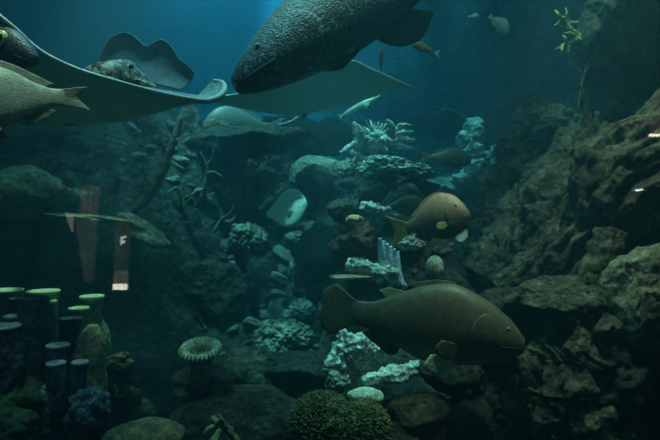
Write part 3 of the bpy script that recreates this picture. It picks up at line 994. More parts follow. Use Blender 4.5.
rock(515, 358, 3.0, 42, 18, 26, 'rock lintel over the black hollow at bottom right', ROCKD, 25, 5, 0.35)
rock(452, 372, 2.95, 32, 20, 26, 'black rock below the pale belly fins', ROCKD, 26, 5, 0.35)
rock(421, 416, 2.6, 30, 27, 30, 'rounded brown boulder at bottom centre right', ROCKW, 27, 5, 0.22, 1.2, 5)
rock(466, 425, 2.8, 28, 30, 30, 'black rock right of the rounded brown boulder', ROCKD, 28, 5, 0.3)
rock(395, 448, 2.5, 40, 20, 30, 'low brown stone at the bottom edge of the tank', ROCKW, 29, 5, 0.3)
rock(540, 440, 3.2, 60, 30, 40, 'dark stone lying at the bottom of the black hollow', ROCKD, 30, 5, 0.3)

# ------------------------------------------------------------------ left side rocks
rock(25, 195, 3.9, 58, 24, 40, 'greenish ledge of rock at the left edge', ROCKP, 31, 6, 0.3, 1.2, 8)
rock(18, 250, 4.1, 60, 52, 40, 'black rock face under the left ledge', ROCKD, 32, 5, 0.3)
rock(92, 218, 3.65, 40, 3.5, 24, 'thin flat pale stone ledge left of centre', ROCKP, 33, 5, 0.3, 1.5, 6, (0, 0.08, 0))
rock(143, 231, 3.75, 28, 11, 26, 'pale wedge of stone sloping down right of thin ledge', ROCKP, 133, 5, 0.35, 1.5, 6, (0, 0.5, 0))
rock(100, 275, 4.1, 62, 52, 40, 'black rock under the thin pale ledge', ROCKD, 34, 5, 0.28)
rock(69, 181, 3.75, 6, 9, 7, 'small yellowish knob of sponge rock on left ledge', ROCKW, 35, 4, 0.35)
for k, (x, y, dd, rx, ry, lab) in enumerate([
        (30, 140, 4.6, 46, 26, 'dark reef rock below the stingray at far left'),
        (92, 150, 4.7, 40, 30, 'dark reef rock under the middle of the stingray'),
        (150, 148, 4.8, 30, 34, 'dark upright reef rock under the stingray wing tip'),
        (182, 150, 4.9, 22, 40, 'tall brown reef rock below the curled wing tip'),
        (215, 160, 5.0, 24, 34, 'tall brown reef rock right of the curled wing tip'),
        (248, 139, 4.7, 50, 17, 'reef rock beneath the pale humpbacked fish'),
        (290, 138, 5.6, 40, 18, 'reef rock below the dim far stingray'),
        (330, 138, 5.7, 24, 18, 'reef rock left of the bleached spiky coral')]):
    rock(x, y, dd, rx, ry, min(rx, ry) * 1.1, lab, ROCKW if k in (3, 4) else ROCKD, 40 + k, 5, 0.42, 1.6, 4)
rock(316, 174, 5.2, 26, 18, 24, 'round pale green coral head left of bleached coral', RUBBLE, 51, 6, 0.2, 1.0, 2)
rock(318, 184, 5.0, 22, 17, 20, 'dark round rock in front of the green coral head', ROCKD, 52, 5, 0.25)
rock(266, 174, 5.5, 34, 26, 24, 'dark reef rock behind the small dark reddish fish', ROCKD, 153, 6, 0.45, 1.6, 4)
rock(238, 172, 5.3, 20, 26, 20, 'dark crumbly reef rock left of the small reddish fish', ROCKW, 154, 6, 0.45, 1.6, 4)
rock(330, 262, 4.4, 40, 34, 30, 'dark rock behind the reddish reflection shape', ROCKD, 53, 5, 0.35)
rock(200, 300, 4.4, 60, 50, 40, 'dark hollowed rock mass left of centre', ROCKD, 54, 6, 0.35, 1.5, 5)
rock(262, 300, 4.5, 18, 44, 20, 'dark upright rock left of the pale rubble', ROCKD, 55, 5, 0.4)
rock(245, 372, 3.3, 38, 22, 30, 'dim rounded rock right of the cup coral', ROCK, 56, 5, 0.3)
rock(290, 372, 3.4, 50, 20, 30, 'dark flat rock above the bushy olive coral', ROCKD, 57, 5, 0.3, 1.3, 6)
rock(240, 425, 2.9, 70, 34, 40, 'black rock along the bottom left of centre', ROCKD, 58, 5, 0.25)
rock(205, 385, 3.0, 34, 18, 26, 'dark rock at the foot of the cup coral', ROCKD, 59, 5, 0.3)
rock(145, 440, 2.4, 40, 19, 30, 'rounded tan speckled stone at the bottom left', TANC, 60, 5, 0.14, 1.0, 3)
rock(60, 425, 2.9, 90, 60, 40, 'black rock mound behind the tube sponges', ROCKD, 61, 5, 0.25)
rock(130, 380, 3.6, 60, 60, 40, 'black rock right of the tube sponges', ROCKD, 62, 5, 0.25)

for k, (x, y, dd, rx, ry, lab) in enumerate([
        (470, 70, 8.6, 60, 60, 'dim blue reef wall far behind the small pale brown fish'),
        (545, 60, 7.6, 52, 80, 'dim reef wall behind the yellow green sea fan'),
        (530, 130, 7.0, 40, 40, 'dim reef rock below the sea fan at the back'),
        (395, 95, 8.8, 44, 26, 'dim reef rise far behind the spiky coral')]):
    rock(x, y, dd, rx, ry, min(rx, ry) * 0.8, lab, REEF, 140 + k, 6, 0.5, 1.6, 3, crag=1.5)
rock(384, 194, 5.0, 44, 22, 36, 'dark rock under the net like coral mound', ROCKD, 155, 6, 0.4, 1.5, 4)
# distant reef pieces on the bright ledge
rock(468, 190, 6.2, 40, 5, 40, 'bright pale sandy ledge beyond the orange brown fish', RUBBLE, 70, 5, 0.3, 1.4, 5, (0.42, 0.12, 0))
for k, (x, y, dd, rx, ry, lab) in enumerate([
        (440, 122, 7.0, 28, 14, 'dim blue reef rock at the back above the brown fish'),
        (505, 118, 7.0, 26, 20, 'dim blue reef rock left of the brown shoulder'),
        (512, 175, 6.2, 20, 22, 'dark reef rock right of the bright sandy ledge')]):
    rock(x, y, dd, rx, ry, rx, lab, ROCKD, 75 + k, 5, 0.4, 1.6, 4)
ridge([(478, 120, 6.5, 5), (472, 134, 6.4, 8), (468, 148, 6.35, 8), (478, 160, 6.3, 9), (470, 172, 6.25, 8), (456, 184, 6.2, 7)], 'crooked pale coral column above the bright sandy ledge', BLEACH, 41, segs=40, n=80, bumpy=0.9, striate=0.2, name='coral_column', cat='coral')
ridge([(500, 146, 6.6, 4), (498, 156, 6.6, 6), (502, 166, 6.5, 6)], 'small pale coral stump right of the crooked column', BLEACH, 42, segs=30, n=40, bumpy=0.9, striate=0.2, name='coral_column', cat='coral')


# ------------------------------------------------------------------ corals
def branch_obj(name, label, chains, mat, cat='coral', segs=10, bumpy=0.45, thin=1.0):
    thin = 0.62 if name in ('staghorn_coral', 'twig_coral') else thin
    """branching coral: chains of (px,py,d,radius px); first chain is the stem"""
    W = [[(P(a, b, c), S(r, c)) for a, b, c, r in ch] for ch in chains]
    o0 = W[0][0][0]
    bm = bmesh.new()
    for k, ch in enumerate(W):
        tube(bm, [p - o0 for p, r in ch], [r * thin for p, r in ch], segs, max(8, len(ch) * 7), bumpy, k + 1)
    o = link(name, bm, mat)
    o.location = o0
    return tag(o, label, cat)


d = 4.9
branch_obj('antler_coral', 'bleached white forked coral branch left of the spiky coral', [
    [(372, 163, d + .1, 4), (356, 156, d, 4), (346, 151, d, 3.2), (340, 153, d, 1.6)],
    [(344, 151, d, 3.5), (353, 146, d, 4.4), (360, 140, d, 5), (357, 131, d, 4), (354, 122, d, 1.4)],
    [(360, 140, d, 4), (361, 131, d - .05, 2.4), (358, 125, d - .05, 1)],
    [(356, 156, d, 2.6), (354, 161, d - .05, 1.3)],
    [(372, 163, d + .1, 3), (384, 167, d + .1, 3), (392, 172, d + .15, 2)]], BLEACH)
# spiky coral: a body with a fan of spikes
root = link('spiky_coral', knob_bm((S(13, 5), S(11, 5), S(12, 5)), 5, 6, 3.0, 0.2), BLEACH)
root.location = P(375, 142, 5.0)
tag(root, 'bleached pale blue spiky coral head lit on the reef', 'coral')
rng = random.Random(5)
for k in range(16):
    a = PI * (0.95 - 0.95 * k / 15)
    tipl = rng.uniform(19, 25)
    bm = bmesh.new()
    z = [Vector((S(math.cos(a) * q, 5), rng.uniform(-0.03, 0.03) - 0.02, S(math.sin(a) * q, 5))) for q in (6, 14, tipl)]
    tube(bm, z, [0.022, 0.017, 0.005], 8, 12, 0.2, k)
    link('spike', bm, BLEACH, root)
branch_obj('antler_coral', 'bleached coral arm curving down right of the spiky head', [
    [(398, 150, d + .1, 4), (388, 142, d, 4), (382, 140, d - .1, 3.4), (384, 147, d - .1, 2.6), (387, 151, d - .12, 1.5)]], BLEACH)
branch_obj('fan_coral', 'bleached fan of thick coral fingers pointing right', [
    [(392, 150, d + .2, 6), (394, 140, d + .1, 6), (397, 130, d + .1, 4), (402, 124, d, 2)],
    [(394, 142, d + .1, 5), (404, 140, d, 4), (414, 141, d, 2)],
    [(394, 138, d + .1, 5), (404, 133, d, 3.4), (413, 132, d, 1.4)],
    [(394, 145, d + .1, 4), (404, 146, d, 3.4), (414, 149, d, 1.6)],
    [(395, 134, d + .1, 4), (390, 124, d, 3), (386, 120, d, 1.4)],
    [(396, 132, d + .1, 4), (404, 126, d, 2.6), (411, 126, d, 1.2)]], BLEACH)
# bleached knobbly heads and ledges
LUMPS = [
    (385, 168, 4.9, 24, 12, 'pale net like coral mound beneath the spiky coral', 5.5),
    (415, 172, 4.95, 16, 8, 'pale coral rubble slope right of the net like mound', 4.5),
    (350, 172, 5.1, 12, 12, 'dim coral lump left of the net like mound', 4.0),
    (338, 381, 3.1, 12, 9, 'small knobbly white coral at the foot of bright arch', 3.2),
    (284, 336, 3.9, 26, 15, 'grey white coral clump left of the bright arch', 5.0),
    (274, 353, 3.75, 14, 13, 'pale upright coral clump leaning on the grey clump', 3.4),
    (302, 309, 4.2, 12, 9, 'small bright coral lump above the grey white clump', 3.2),
    (306, 276, 4.4, 14, 22, 'pale green coral column left of the reddish reflection shape', 3.8),
    (296, 240, 4.6, 12, 9, 'pale coral lump under the pale round fish', 3.4),
    (250, 240, 4.6, 18, 14, 'dim teal coral clump left of the pale round fish', 4.0),
    (436, 207, 5.0, 12, 8, 'bright coral lump behind the orange brown fish', 3.4),
    (410, 243, 3.62, 14, 7, 'bright coral lump below the orange brown fish', 3.6),
    (350, 125, 5.6, 8, 6, 'dim coral lump behind the forked branch', 3.0),
    (236, 195, 4.9, 14, 12, 'dim coral clump on the left reef wall', 4.0),
    (244, 180, 4.95, 8, 6, 'small pale coral lump on the left reef wall', 3.0),
]
for k, (x, y, dd, rx, ry, lab, cell) in enumerate(LUMPS):
    o = link('coral_clump', knob_bm((S(rx, dd), S(rx, dd), S(ry, dd)), 5, k + 13, cell, 0.3, 0.3), BLEACH if k in (0, 6, 10, 11) else RUBBLE)
    o.location = P(x, y, dd)
    tag(o, lab, 'coral')
ridge([(331, 388, 3.15, 6), (335, 372, 3.15, 9), (340, 355, 3.2, 10), (352, 345, 3.2, 9), (366, 346, 3.2, 8), (376, 352, 3.2, 5)], 'bright knobbly white coral arch under the olive fish', BLEACH, 43, segs=48, n=90, bumpy=0.9, striate=0.3, name='coral_arch', cat='coral')
ridge([(362, 381, 3.1, 4), (385, 377, 3.1, 7), (405, 372, 3.1, 8), (425, 365, 3.1, 5)], 'bright pale coral log lying under the olive fish', BLEACH, 15, segs=32, n=50, bumpy=0.5, striate=0.2, name='coral_log', cat='coral')
rock(365, 396, 2.95, 18, 8, 16, 'smooth pale stone behind the bushy olive coral', SANDM, 91, 4, 0.15, 1.0, 4)
# two pale logs; blue ribs and reddish shapes are glass reflections built solid
ridge([(361, 209, 3.9, 6), (376, 211, 3.85, 6), (395, 215, 3.8, 4.5), (418, 221, 3.8, 3)], 'white knobbly coral log left of the yellow tail', BLEACH, 16, segs=32, n=50, bumpy=0.6, striate=0.2, name='coral_log', cat='coral')
ridge([(348, 265, 3.6, 7), (364, 268, 3.55, 7), (382, 272, 3.5, 6), (398, 276, 3.5, 5)], 'white knobbly coral log beside the blue ribbed reflection', BLEACH, 17, segs=32, n=50, bumpy=0.6, striate=0.2, name='coral_log', cat='coral')
bm = bmesh.new()
D = 3.52
for k in range(6):
    x0 = 379 + k * 3.6
    o1 = k * 2.2
    pts = [P(x0 + 1, 238 + o1 * 1.2, D + 0.02 * (k % 2)), P(x0 + 1.5, 252 + o1, D), P(x0 + 4, 268 + o1, D - .02), P(x0 + 10, 284 + o1 * .3, D - .04)]
    tube(bm, [p - P(390, 262, D) for p in pts], [S(1.5, D), S(2.4, D), S(2.5, D), S(1.8, D)], 10, 20, 0.15, k)
o = link('ribbed_reflection', bm, BLUISH)  # reflection in the pane, made up here as an object in the tank
o.location = P(390, 262, D)
tag(o, 'pale blue ribbed glass reflection built as an object below the yellow tail', 'coral')
rock(356, 248, 3.78, 24, 26, 20, 'reddish brown glass reflection built as a rock left of the blue ribs', REDREFL, 93, 5, 0.4, 1.6, 4)  # reflection in the pane, built as a rock inside the tank
rock(344, 212, 3.8, 14, 14, 14, 'small dark rock touching the orange reflection patch', ROCKD, 94, 5, 0.3)
rock(354, 219, 3.62, 9, 4.5, 7, 'orange part of the glass reflection built as a patch', ORANGEREFL, 95, 4, 0.3, name='reflection_patch', cat='sponge')  # bright part of the same reflection, added as a solid lump
rock(350, 277, 3.5, 26, 2.2, 12, 'pinkish line of the glass reflection built as a thin shelf', surf_mat('pink_reflection', (0.35, 0.2, 0.14), (0.5, 0.32, 0.24), None), 96, 4, 0.15, name='reflection_line', cat='coral')  # pink streak of the reflection, added as a solid shelf
rock(435, 267, 3.4, 9, 11, 9, 'pale rounded knob standing above the olive fish', surf_mat('pale_knob', (0.4, 0.38, 0.3), (0.62, 0.6, 0.5), None), 97, 5, 0.1, 1.0, 0, name='coral_ball', cat='coral')
rock(440, 296, 3.45, 34, 24, 24, 'dark rock carrying the pale rounded knob', ROCKD, 98, 5, 0.3)
ridge([(431, 277, 3.4, 3), (424, 280, 3.4, 3), (420, 286, 3.4, 3)], 'short brown stub left of the pale knob', TWIG, 18, segs=16, n=20, name='coral_stub', cat='coral')


# bushy olive coral: dome with a thick coat of short branchlets
def bushy(label, px, py, d, rx, ry, seed):
    root = link('bushy_coral', knob_bm((S(rx, d) * .9, S(rx, d) * .8, S(ry, d) * .9), 5, seed, 3.2, 0.14, 0.15), OLIVE)
    root.location = P(px, py, d)
    tag(root, label, 'coral')
    rng = random.Random(seed)
    bm = bmesh.new()
    for k in range(2200):
        z = rng.uniform(-0.25, 1)
        a = rng.uniform(0, 2 * PI)
        s = math.sqrt(1 - z * z)
        n = Vector((s * math.cos(a), s * math.sin(a), z))
        p = Vector((n.x * S(rx, d), n.y * S(rx, d) * .9, n.z * S(ry, d)))
        t = n + Vector((rng.uniform(-.5, .5), rng.uniform(-.5, .5), rng.uniform(-.2, .6)))
        tube(bm, [p * 0.9, p * 0.94 + t * 0.003, p * .96 + t * rng.uniform(0.004, 0.012)], [0.0065, 0.006, 0.0045], 5, 4)
    tw = link('twigs', bm, OLIVE, root)
    tw['kind'] = 'stuff'
    return root


bushy('bushy olive coral dome at the bottom centre', 322, 426, 2.6, 34, 34, 4)
bushy('second bushy olive coral dome right of the larger dome', 362, 432, 2.5, 30, 30, 8)


# cup coral with a frilled rim on a stalk
def cup_coral(px, py, d):
    r = S(18, d)
    root = empty('cup_coral', P(px, py + 34, d))
    root.rotation_euler = (0.3, 0, 0)
    tag(root, 'pale cup coral with frilled rim on a thick stalk', 'coral')
    H = S(34, d)
    rows = []
    for i, (rr, zz) in enumerate([(0.7, -0.02), (0.62, 0.3 * H), (0.6, 0.6 * H), (0.75, 0.85 * H), (0.93, H * .98), (0.8, H * .99), (0.45, H * .88), (0.12, H * .84)]):
        rows.append([(math.cos(a) * rr * r * (1 + 0.05 * noise.noise(Vector((math.cos(a) * 2, math.sin(a) * 2, i)))), math.sin(a) * rr * r, zz) for a in np.linspace(0, 2 * PI, 48, endpoint=False)])
    bm = bmesh.new()
    grid_to_bm(bm, rows)
    link('stalk', bm, ANEMS, root)
    bm = bmesh.new()
    for i in range(30):
        a = 2 * PI * i / 30
        c, s = math.cos(a), math.sin(a)
        pts = [(c * r * q, s * r * q, H + z) for q, z in ((0.55, -0.012), (0.78, 0.012), (1.0, 0.016), (1.14, 0.0))]
        tube(bm, pts, [0.006, 0.0095, 0.011, 0.007], 8, 12)
    e = link('frilled_rim', bm, ANEM, root)
    e['label'] = 'ring of pale rounded tentacles'
    bm = bmesh.new()
    for i in range(16):
        a = 2 * PI * i / 16 + .1
        c, s = math.cos(a), math.sin(a)
        tube(bm, [(c * r * q, s * r * q, H + z) for q, z in ((0.25, -0.012), (0.42, 0.004), (0.6, 0.0))], [0.004, 0.006, 0.005], 6, 8)
    link('inner_tentacles', bm, ANEMS, root)


cup_coral(203, 346, 2.9)
o = branch_obj('twig_coral', 'small pale coral twig above the cup coral', [[(207, 332, 3.1, 3), (200, 320, 3.1, 2.5), (196, 311, 3.1, 1.5)], [(201, 322, 3.1, 2), (195, 318, 3.1, 1.2)]], RUBBLE)


# tube sponges
def sponge(label, px, top, bot, d, prof, mat, lip, hw, seed, group=None):
    """vase from the bottom (bot) to the top; prof = [(height share, radius share)]"""
    z0 = P(px, bot, d)
    H = S(bot - top, d)
    r = S(hw, d)
    root = link('tube_sponge', bmesh.new(), None)
    root.data.name = 'tube_sponge'
    ts = [p[0] for p in prof]
    rs = [p[1] for p in prof]
    bm = bmesh.new()
    rows = []
    n, seg = 60, 48
    for i in range(n):
        t = i / (n - 1)
        rr = max(0.05, float(interp_smooth(ts, rs, t))) * r
        row = []
        for j in range(seg):
            a = 2 * PI * j / seg
            k = 1 + 0.12 * noise.noise(Vector((math.cos(a) * 1.4, math.sin(a) * 1.4, t * 4 + seed * 4))) * (1 - t ** 6) + 0.07 * noise.noise(Vector((math.cos(a) * 5, math.sin(a) * 5, t * 14 + seed)))
            lx = 0.3 * r * math.sin(seed * 2.1) * (1 - t) * t * 4
            row.append((math.cos(a) * rr * k + lx, math.sin(a) * rr * k, t * H))
        rows.append(row)
    rt = max(0.05, rs[-1]) * r
    for q, z in ((0.72, 0.0), (0.55, -0.012), (0.4, -0.05), (0.25, -0.08)):
        rows.append([(math.cos(2 * PI * j / seg) * rt * q, math.sin(2 * PI * j / seg) * rt * q, H + z) for j in range(seg)])
    grid_to_bm(bm, rows)
    bm.to_mesh(root.data)
    bm.free()
    root.data.polygons.foreach_set('use_smooth', [True] * len(root.data.polygons))
    root.data.materials.append(mat)
    root.location = z0
    tag(root, label, 'sponge', group)
    if lip is not None:
        bm = bmesh.new()
        rows = []
        for q, z in ((0.7, -0.012), (0.98, -0.008), (1.06, 0.002), (1.0, 0.009), (0.8, 0.011), (0.6, 0.008), (0.4, 0.001), (0.2, -0.004)):
            rows.append([(math.cos(2 * PI * j / seg) * rt * q, math.sin(2 * PI * j / seg) * rt * q, H + z) for j in range(seg)])
        grid_to_bm(bm, rows)
        bmesh.ops.recalc_face_normals(bm, faces=bm.faces)
        e = link('rim', bm, lip, root)
        e['label'] = 'flat rim around the opening, lit top put into its pale colour'
    return root


CYL = [(0, 0.85), (0.3, 0.95), (0.7, 1.0), (0.9, 0.98), (1, 1.0)]
BOT = [(0, 0.8), (0.3, 1.0), (0.55, 1.05), (0.72, 0.85), (0.84, 0.55), (0.93, 0.46), (1, 0.5)]
BUL = [(0, 0.8), (0.3, 1.0), (0.6, 1.0), (0.8, 0.85), (0.92, 0.58), (1, 0.3)]
sponge('green tube sponge with bright rim at the left edge', 5, 291, 400, 2.9, CYL, TUBEG, LIPG, 16, 1)
sponge('green tube sponge with the brightest wide flat rim', 43, 292, 400, 2.92, CYL, TUBEG, LIPG, 15, 2)
sponge('thick indigo tube sponge standing foremost in the cluster', 34, 297, 400, 2.55, CYL, TUBEB, None, 14, 3)
sponge('thin green tube sponge beside the brightest rim', 51, 302, 400, 2.85, CYL, TUBEG, LIPG, 5.5, 4)
sponge('bottle shaped teal sponge with green rim at the back', 92, 297, 405, 3.05, [(0, 0.8), (0.3, 1.0), (0.5, 1.02), (0.66, 0.92), (0.78, 0.62), (0.87, 0.5), (1, 0.5)], TUBEG, LIPG, 23, 5)
sponge('short necked sponge in front of the bottle shaped sponge', 79, 309, 400, 2.9, CYL, TUBEG, LIPG, 9.5, 6)
sponge('indigo tube sponge with dark flat top right of centre', 70, 320, 400, 2.62, CYL, TUBEB, TUBEB, 11, 7)
sponge('tan bullet shaped sponge at the right of the cluster', 93, 325, 405, 2.62, BUL, TUBET, None, 16, 8)
sponge('small indigo sponge with pale rim below brightest rim', 58, 346, 405, 2.48, CYL, TUBEB, LIPB, 11, 9)
sponge('lowest small indigo sponge with pale rim', 56, 364, 410, 2.4, CYL, TUBEB, LIPB, 9, 10)
sponge('small indigo sponge with thin pale rim by the tan bullet', 80, 363, 410, 2.45, CYL, TUBEB, LIPB, 8, 11)
sponge('small indigo sponge with pale rim at left edge', 14, 317, 400, 2.55, CYL, TUBEB, LIPB, 9, 12)
sponge('wide indigo sponge with dim rim lowest at left edge', 2, 327, 410, 2.45, CYL, TUBEB, LIPB, 17, 13)
sponge('small dark sponge behind the left edge sponges', 16, 300, 400, 2.7, CYL, TUBEB, TUBEB, 7, 14)
ridge([(117, 395, 2.75, 11), (116, 375, 2.75, 13), (118, 362, 2.75, 12), (115, 355, 2.75, 9)], 'knobbly tan coral column right of the tan bullet sponge', TANC, 20, segs=36, n=40, bumpy=0.6, striate=0.2, name='coral_column', cat='coral')
for k, (x, y, dd, rx, ry, mt, lab) in enumerate([
        (20, 408, 2.45, 30, 26, GREEN, 'lumpy green sponge at the bottom left corner'),
        (50, 415, 2.5, 26, 28, BLUESP, 'dim lumpy teal sponge between the green and blue sponges'),
        (88, 416, 2.4, 20, 26, BLUESP, 'blue lumpy sponge with bright top at bottom left'),
        (2, 430, 2.3, 30, 22, GREEN, 'bright green sponge mound on the bottom left edge')]):
    o = link('lumpy_sponge', knob_bm((S(rx, dd), S(rx, dd) * .8, S(ry, dd)), 5, k + 31, 2.8, 0.25, 0.35), mt)
    o.location = P(x, y, dd)
    tag(o, lab, 'sponge')

# small yellow green branching coral at the bottom
branch_obj('finger_coral', 'small pale green branching coral at the bottom edge', [
    [(240, 445, 2.5, 3), (228, 430, 2.5, 4), (218, 424, 2.5, 4), (212, 417, 2.5, 3)],
    [(228, 432, 2.5, 3), (222, 421, 2.48, 2.6), (219, 415, 2.48, 2)],
    [(218, 426, 2.5, 3), (210, 428, 2.48, 3), (206, 434, 2.48, 3)],
    [(220, 430, 2.48, 3), (216, 438, 2.45, 4), (212, 446, 2.45, 4)]], GTWIG, bumpy=0.5)

# left reef wall branches
branch_obj('gorgonian', 'long brown leaning branch on the left reef wall', [
    [(128, 216, 3.9, 4), (142, 203, 3.95, 4.5), (154, 188, 4.0, 5), (164, 165, 4.05, 5), (174, 140, 4.1, 4), (180, 118, 4.15, 2.5)],
    [(154, 188, 4.0, 3), (146, 176, 4.0, 2), (143, 164, 4.0, 1.2)],
    [(168, 155, 4.07, 3), (162, 142, 4.05, 2), (160, 130, 4.05, 1)]], TWIG)
branch_obj('staghorn_coral', 'olive branching coral right of the leaning brown branch', [
    [(196, 208, 4.3, 3.5), (204, 190, 4.3, 3.5), (207, 176, 4.3, 3.5), (206, 164, 4.3, 2), (200, 152, 4.3, 1.2)],
    [(207, 174, 4.3, 3), (214, 172, 4.28, 2), (222, 177, 4.26, 1)],
    [(204, 190, 4.3, 2.6), (196, 192, 4.28, 2), (190, 196, 4.26, 1.2)],
    [(206, 166, 4.3, 2), (212, 158, 4.3, 1.4), (214, 148, 4.3, .8)]], GTWIG)
branch_obj('staghorn_coral', 'dim olive coral twigs on the dark slope left of centre', [
    [(186, 214, 4.3, 3), (182, 200, 4.3, 3.4), (178, 188, 4.3, 3), (170, 192, 4.28, 2), (164, 198, 4.28, 1)],
    [(184, 206, 4.3, 2.4), (192, 198, 4.3, 2), (196, 204, 4.3, 1)]], GTWIG)
branch_obj('staghorn_coral', 'pale olive coral twigs left of the pale round fish', [
    [(214, 232, 4.3, 3), (222, 220, 4.3, 4), (230, 214, 4.3, 3), (234, 206, 4.3, 1.4)],
    [(222, 220, 4.3, 3), (230, 222, 4.28, 3), (236, 216, 4.28, 1.4)]], GTWIG)
for x, y, dd, lab in ((175, 222, 4.3, 'small coral twig left of the dark hollow'), (205, 230, 4.3, 'coral twig above the dark hollow'), (226, 252, 4.3, 'pale curved coral twig over the dark hollow'), (150, 172, 4.4, 'small coral twig beside the leaning brown branch')):
    rng = random.Random(x)
    ch = []
    for k in range(4):
        a = rng.uniform(-0.3, 2.6)
        ch.append([(x, y, dd, 2.5), (x + math.cos(a) * 9, y - math.sin(a) * 6, dd, 2.2), (x + math.cos(a) * 17, y - math.sin(a) * 9 - 2, dd, 1)])
    branch_obj('twig_coral', lab, ch, RUBBLE)

# yellow sea fan and thin twigs, upper right
fan = [[(594, 46, 3.65, 2.6), (578, 41, 3.65, 2.8), (568, 44, 3.65, 2.4), (560, 46, 3.65, 1.2)],
       [(578, 41, 3.65, 2.4), (574, 33, 3.65, 2), (569, 26, 3.65, 1.7), (566, 18, 3.65, 1.6), (560, 19, 3.65, 1)]]
rng = random.Random(9)
for (x, y, a0) in ((590, 45, -1.9), (586, 43, -2.4), (580, 41, -1.6), (577, 38, 0.3), (573, 43, 2.2), (569, 44, 1.7), (565, 45, 2.6), (562, 46, 1.6), (575, 35, -2.8), (572, 31, 0.2), (570, 28, -2.9), (568, 22, 0.1), (566, 19, -1.4), (563, 19, 2.4), (562, 19, -2.2), (568, 44, -2.0)):
    x1, y1 = x + math.cos(a0) * 6, y + math.sin(a0) * 6
    a1 = a0 + rng.uniform(-.6, .6)
    fan.append([(x, y, 3.65, 1.7), (x1, y1, 3.65 + rng.uniform(-.04, .04), 1.3), (x1 + math.cos(a1) * 5, y1 + math.sin(a1) * 5, 3.65, .6)])
branch_obj('sea_fan', 'yellow green branching sea fan at upper right', fan, GORG, bumpy=0.7)
branch_obj('sea_fan', 'thin drooping dark twigs under the yellow sea fan', [
    [(592, 60, 3.65, 1.6), (584, 75, 3.65, 1.4), (580, 95, 3.65, 1.1), (578, 112, 3.65, .7)],
    [(584, 75, 3.65, 1.2), (574, 66, 3.65, 1), (568, 60, 3.65, .6)],
    [(581, 88, 3.65, 1.1), (572, 78, 3.65, .8)],
    [(580, 95, 3.65, 1), (586, 88, 3.65, .7)]], GTWIG, bumpy=0.2)
branch_obj('antler_coral', 'pale thin coral sprigs on the brown shoulder', [
    [(598, 128, 3.75, 2.5), (590, 122, 3.75, 2), (592, 115, 3.75, 1.4)],
    [(592, 124, 3.75, 1.8), (580, 141, 3.75, 1.8), (570, 138, 3.75, 1)],
    [(580, 141, 3.75, 1.6), (572, 132, 3.75, .8)]], RUBBLE)
branch_obj('sponge_finger', 'upright brown finger sponge on the farther rock shoulder', [
    [(544, 190, 3.95, 6), (538, 172, 3.95, 6), (534, 160, 3.95, 4)]], TWIG, cat='sponge')
branch_obj('coral_log', 'pale slanted coral stick in the dark gap at right', [[(612, 98, 3.6, 2.2), (622, 88, 3.6, 2.3), (630, 80, 3.6, 1.4)]], GTWIG)

# ------------------------------------------------------------------ rubble strewn on the reef
protos = []
for k in range(7):
    me = bpy.data.meshes.new('rubble_stone')
    bm = rock_bm((1, 0.8, 0.65), 3, 300 + k, 0.5, 1.5, 5) if k < 4 else knob_bm((1, 0.9, 0.7), 3, 300 + k, 2.2, 0.4, 0.3)
    bm.to_mesh(me)
    bm.free()
    me.polygons.foreach_set('use_smooth', [True] * len(me.polygons))
    protos.append(me)
ZONES = [
    ((215, 225, 330, 330), 92, 'small stone in the rubble on the slope left of centre', 'rubble on the slope left of centre', (3, 10), RUBBLE),
    ((300, 145, 345, 215), 14, 'small stone in the rubble around the green coral head', 'rubble around the green coral head', (3, 7), RUBBLE),
    ((395, 120, 520, 195), 30, 'small stone in the distant rubble around the bright ledge', 'distant rubble around the bright ledge', (3, 6), RUBBLE),
    ((120, 125, 240, 215), 62, 'small stone lodged on the left reef wall', 'stones on the left reef wall', (2, 7), RUBBLE),
    ((400, 225, 480, 275), 16, 'small stone in the rubble below the orange brown fish', 'rubble below the orange brown fish', (3, 6), RUBBLE),
    ((0, 135, 120, 175), 18, 'small dark stone on the reef under the stingray', 'stones under the stingray', (2, 6), ROCKW),
    ((520, 90, 580, 200), 16, 'small stone on the far right reef slope', 'stones on the far right reef slope', (3, 7), ROCKW),
    ((215, 330, 330, 390), 16, 'small stone in the rubble above the bushy coral', 'rubble above the bushy coral', (3, 6), RUBBLE),
]
rng = random.Random(77)
for (x0, y0, x1, y1), cnt, lab, grp, (s0, s1), mt in ZONES:
    for k in range(cnt):
        p, dd = on_reef(rng.uniform(x0, x1), rng.uniform(y0, y1), 3.0)
        me = rng.choice(protos)
        o = bpy.data.objects.new('rubble_stone', me)
        COL.objects.link(o)
        s = S(rng.uniform(s0, s1), dd)
        o.scale = (s * rng.uniform(.8, 1.7), s, s * rng.uniform(.6, 1.0))
        o.rotation_euler = (rng.uniform(-.6, .6), rng.uniform(-.6, .6), rng.uniform(0, 6.3))
        o.location = p + Vector((0, 0, s * 0.2))
        if not me.materials:
            me.materials.append(RUBBLE)
        o.material_slots[0].link = 'OBJECT'
        o.material_slots[0].material = BLEACH if mt is RUBBLE and rng.random() < 0.5 else mt
        tag(o, lab, 'stone', grp)


# ------------------------------------------------------------------ the viewing hall behind the lens (seen as reflections in the pane)
def RF(px, py, d):
    p = P(px, py, d)
    return Vector((p.x, -p.y, p.z))


def slab(pts_px, d, name, mat, parent, o0, depth=0.03):
    f = [RF(x, y, d) - o0 for x, y in pts_px]
    bm = bmesh.new()
    a = [bm.verts.new(p) for p in f]
    b = [bm.verts.new(p - Vector((0, depth, 0))) for p in f]
    bm.faces.new(a)
    bm.faces.new(b[::-1])
    for i in range(len(a)):
        j = (i + 1) % len(a)
        bm.faces.new((a[j], a[i], b[i], b[j]))
    bmesh.ops.recalc_face_normals(bm, faces=bm.faces)
    return link(name, bm, mat, parent, smooth=False)


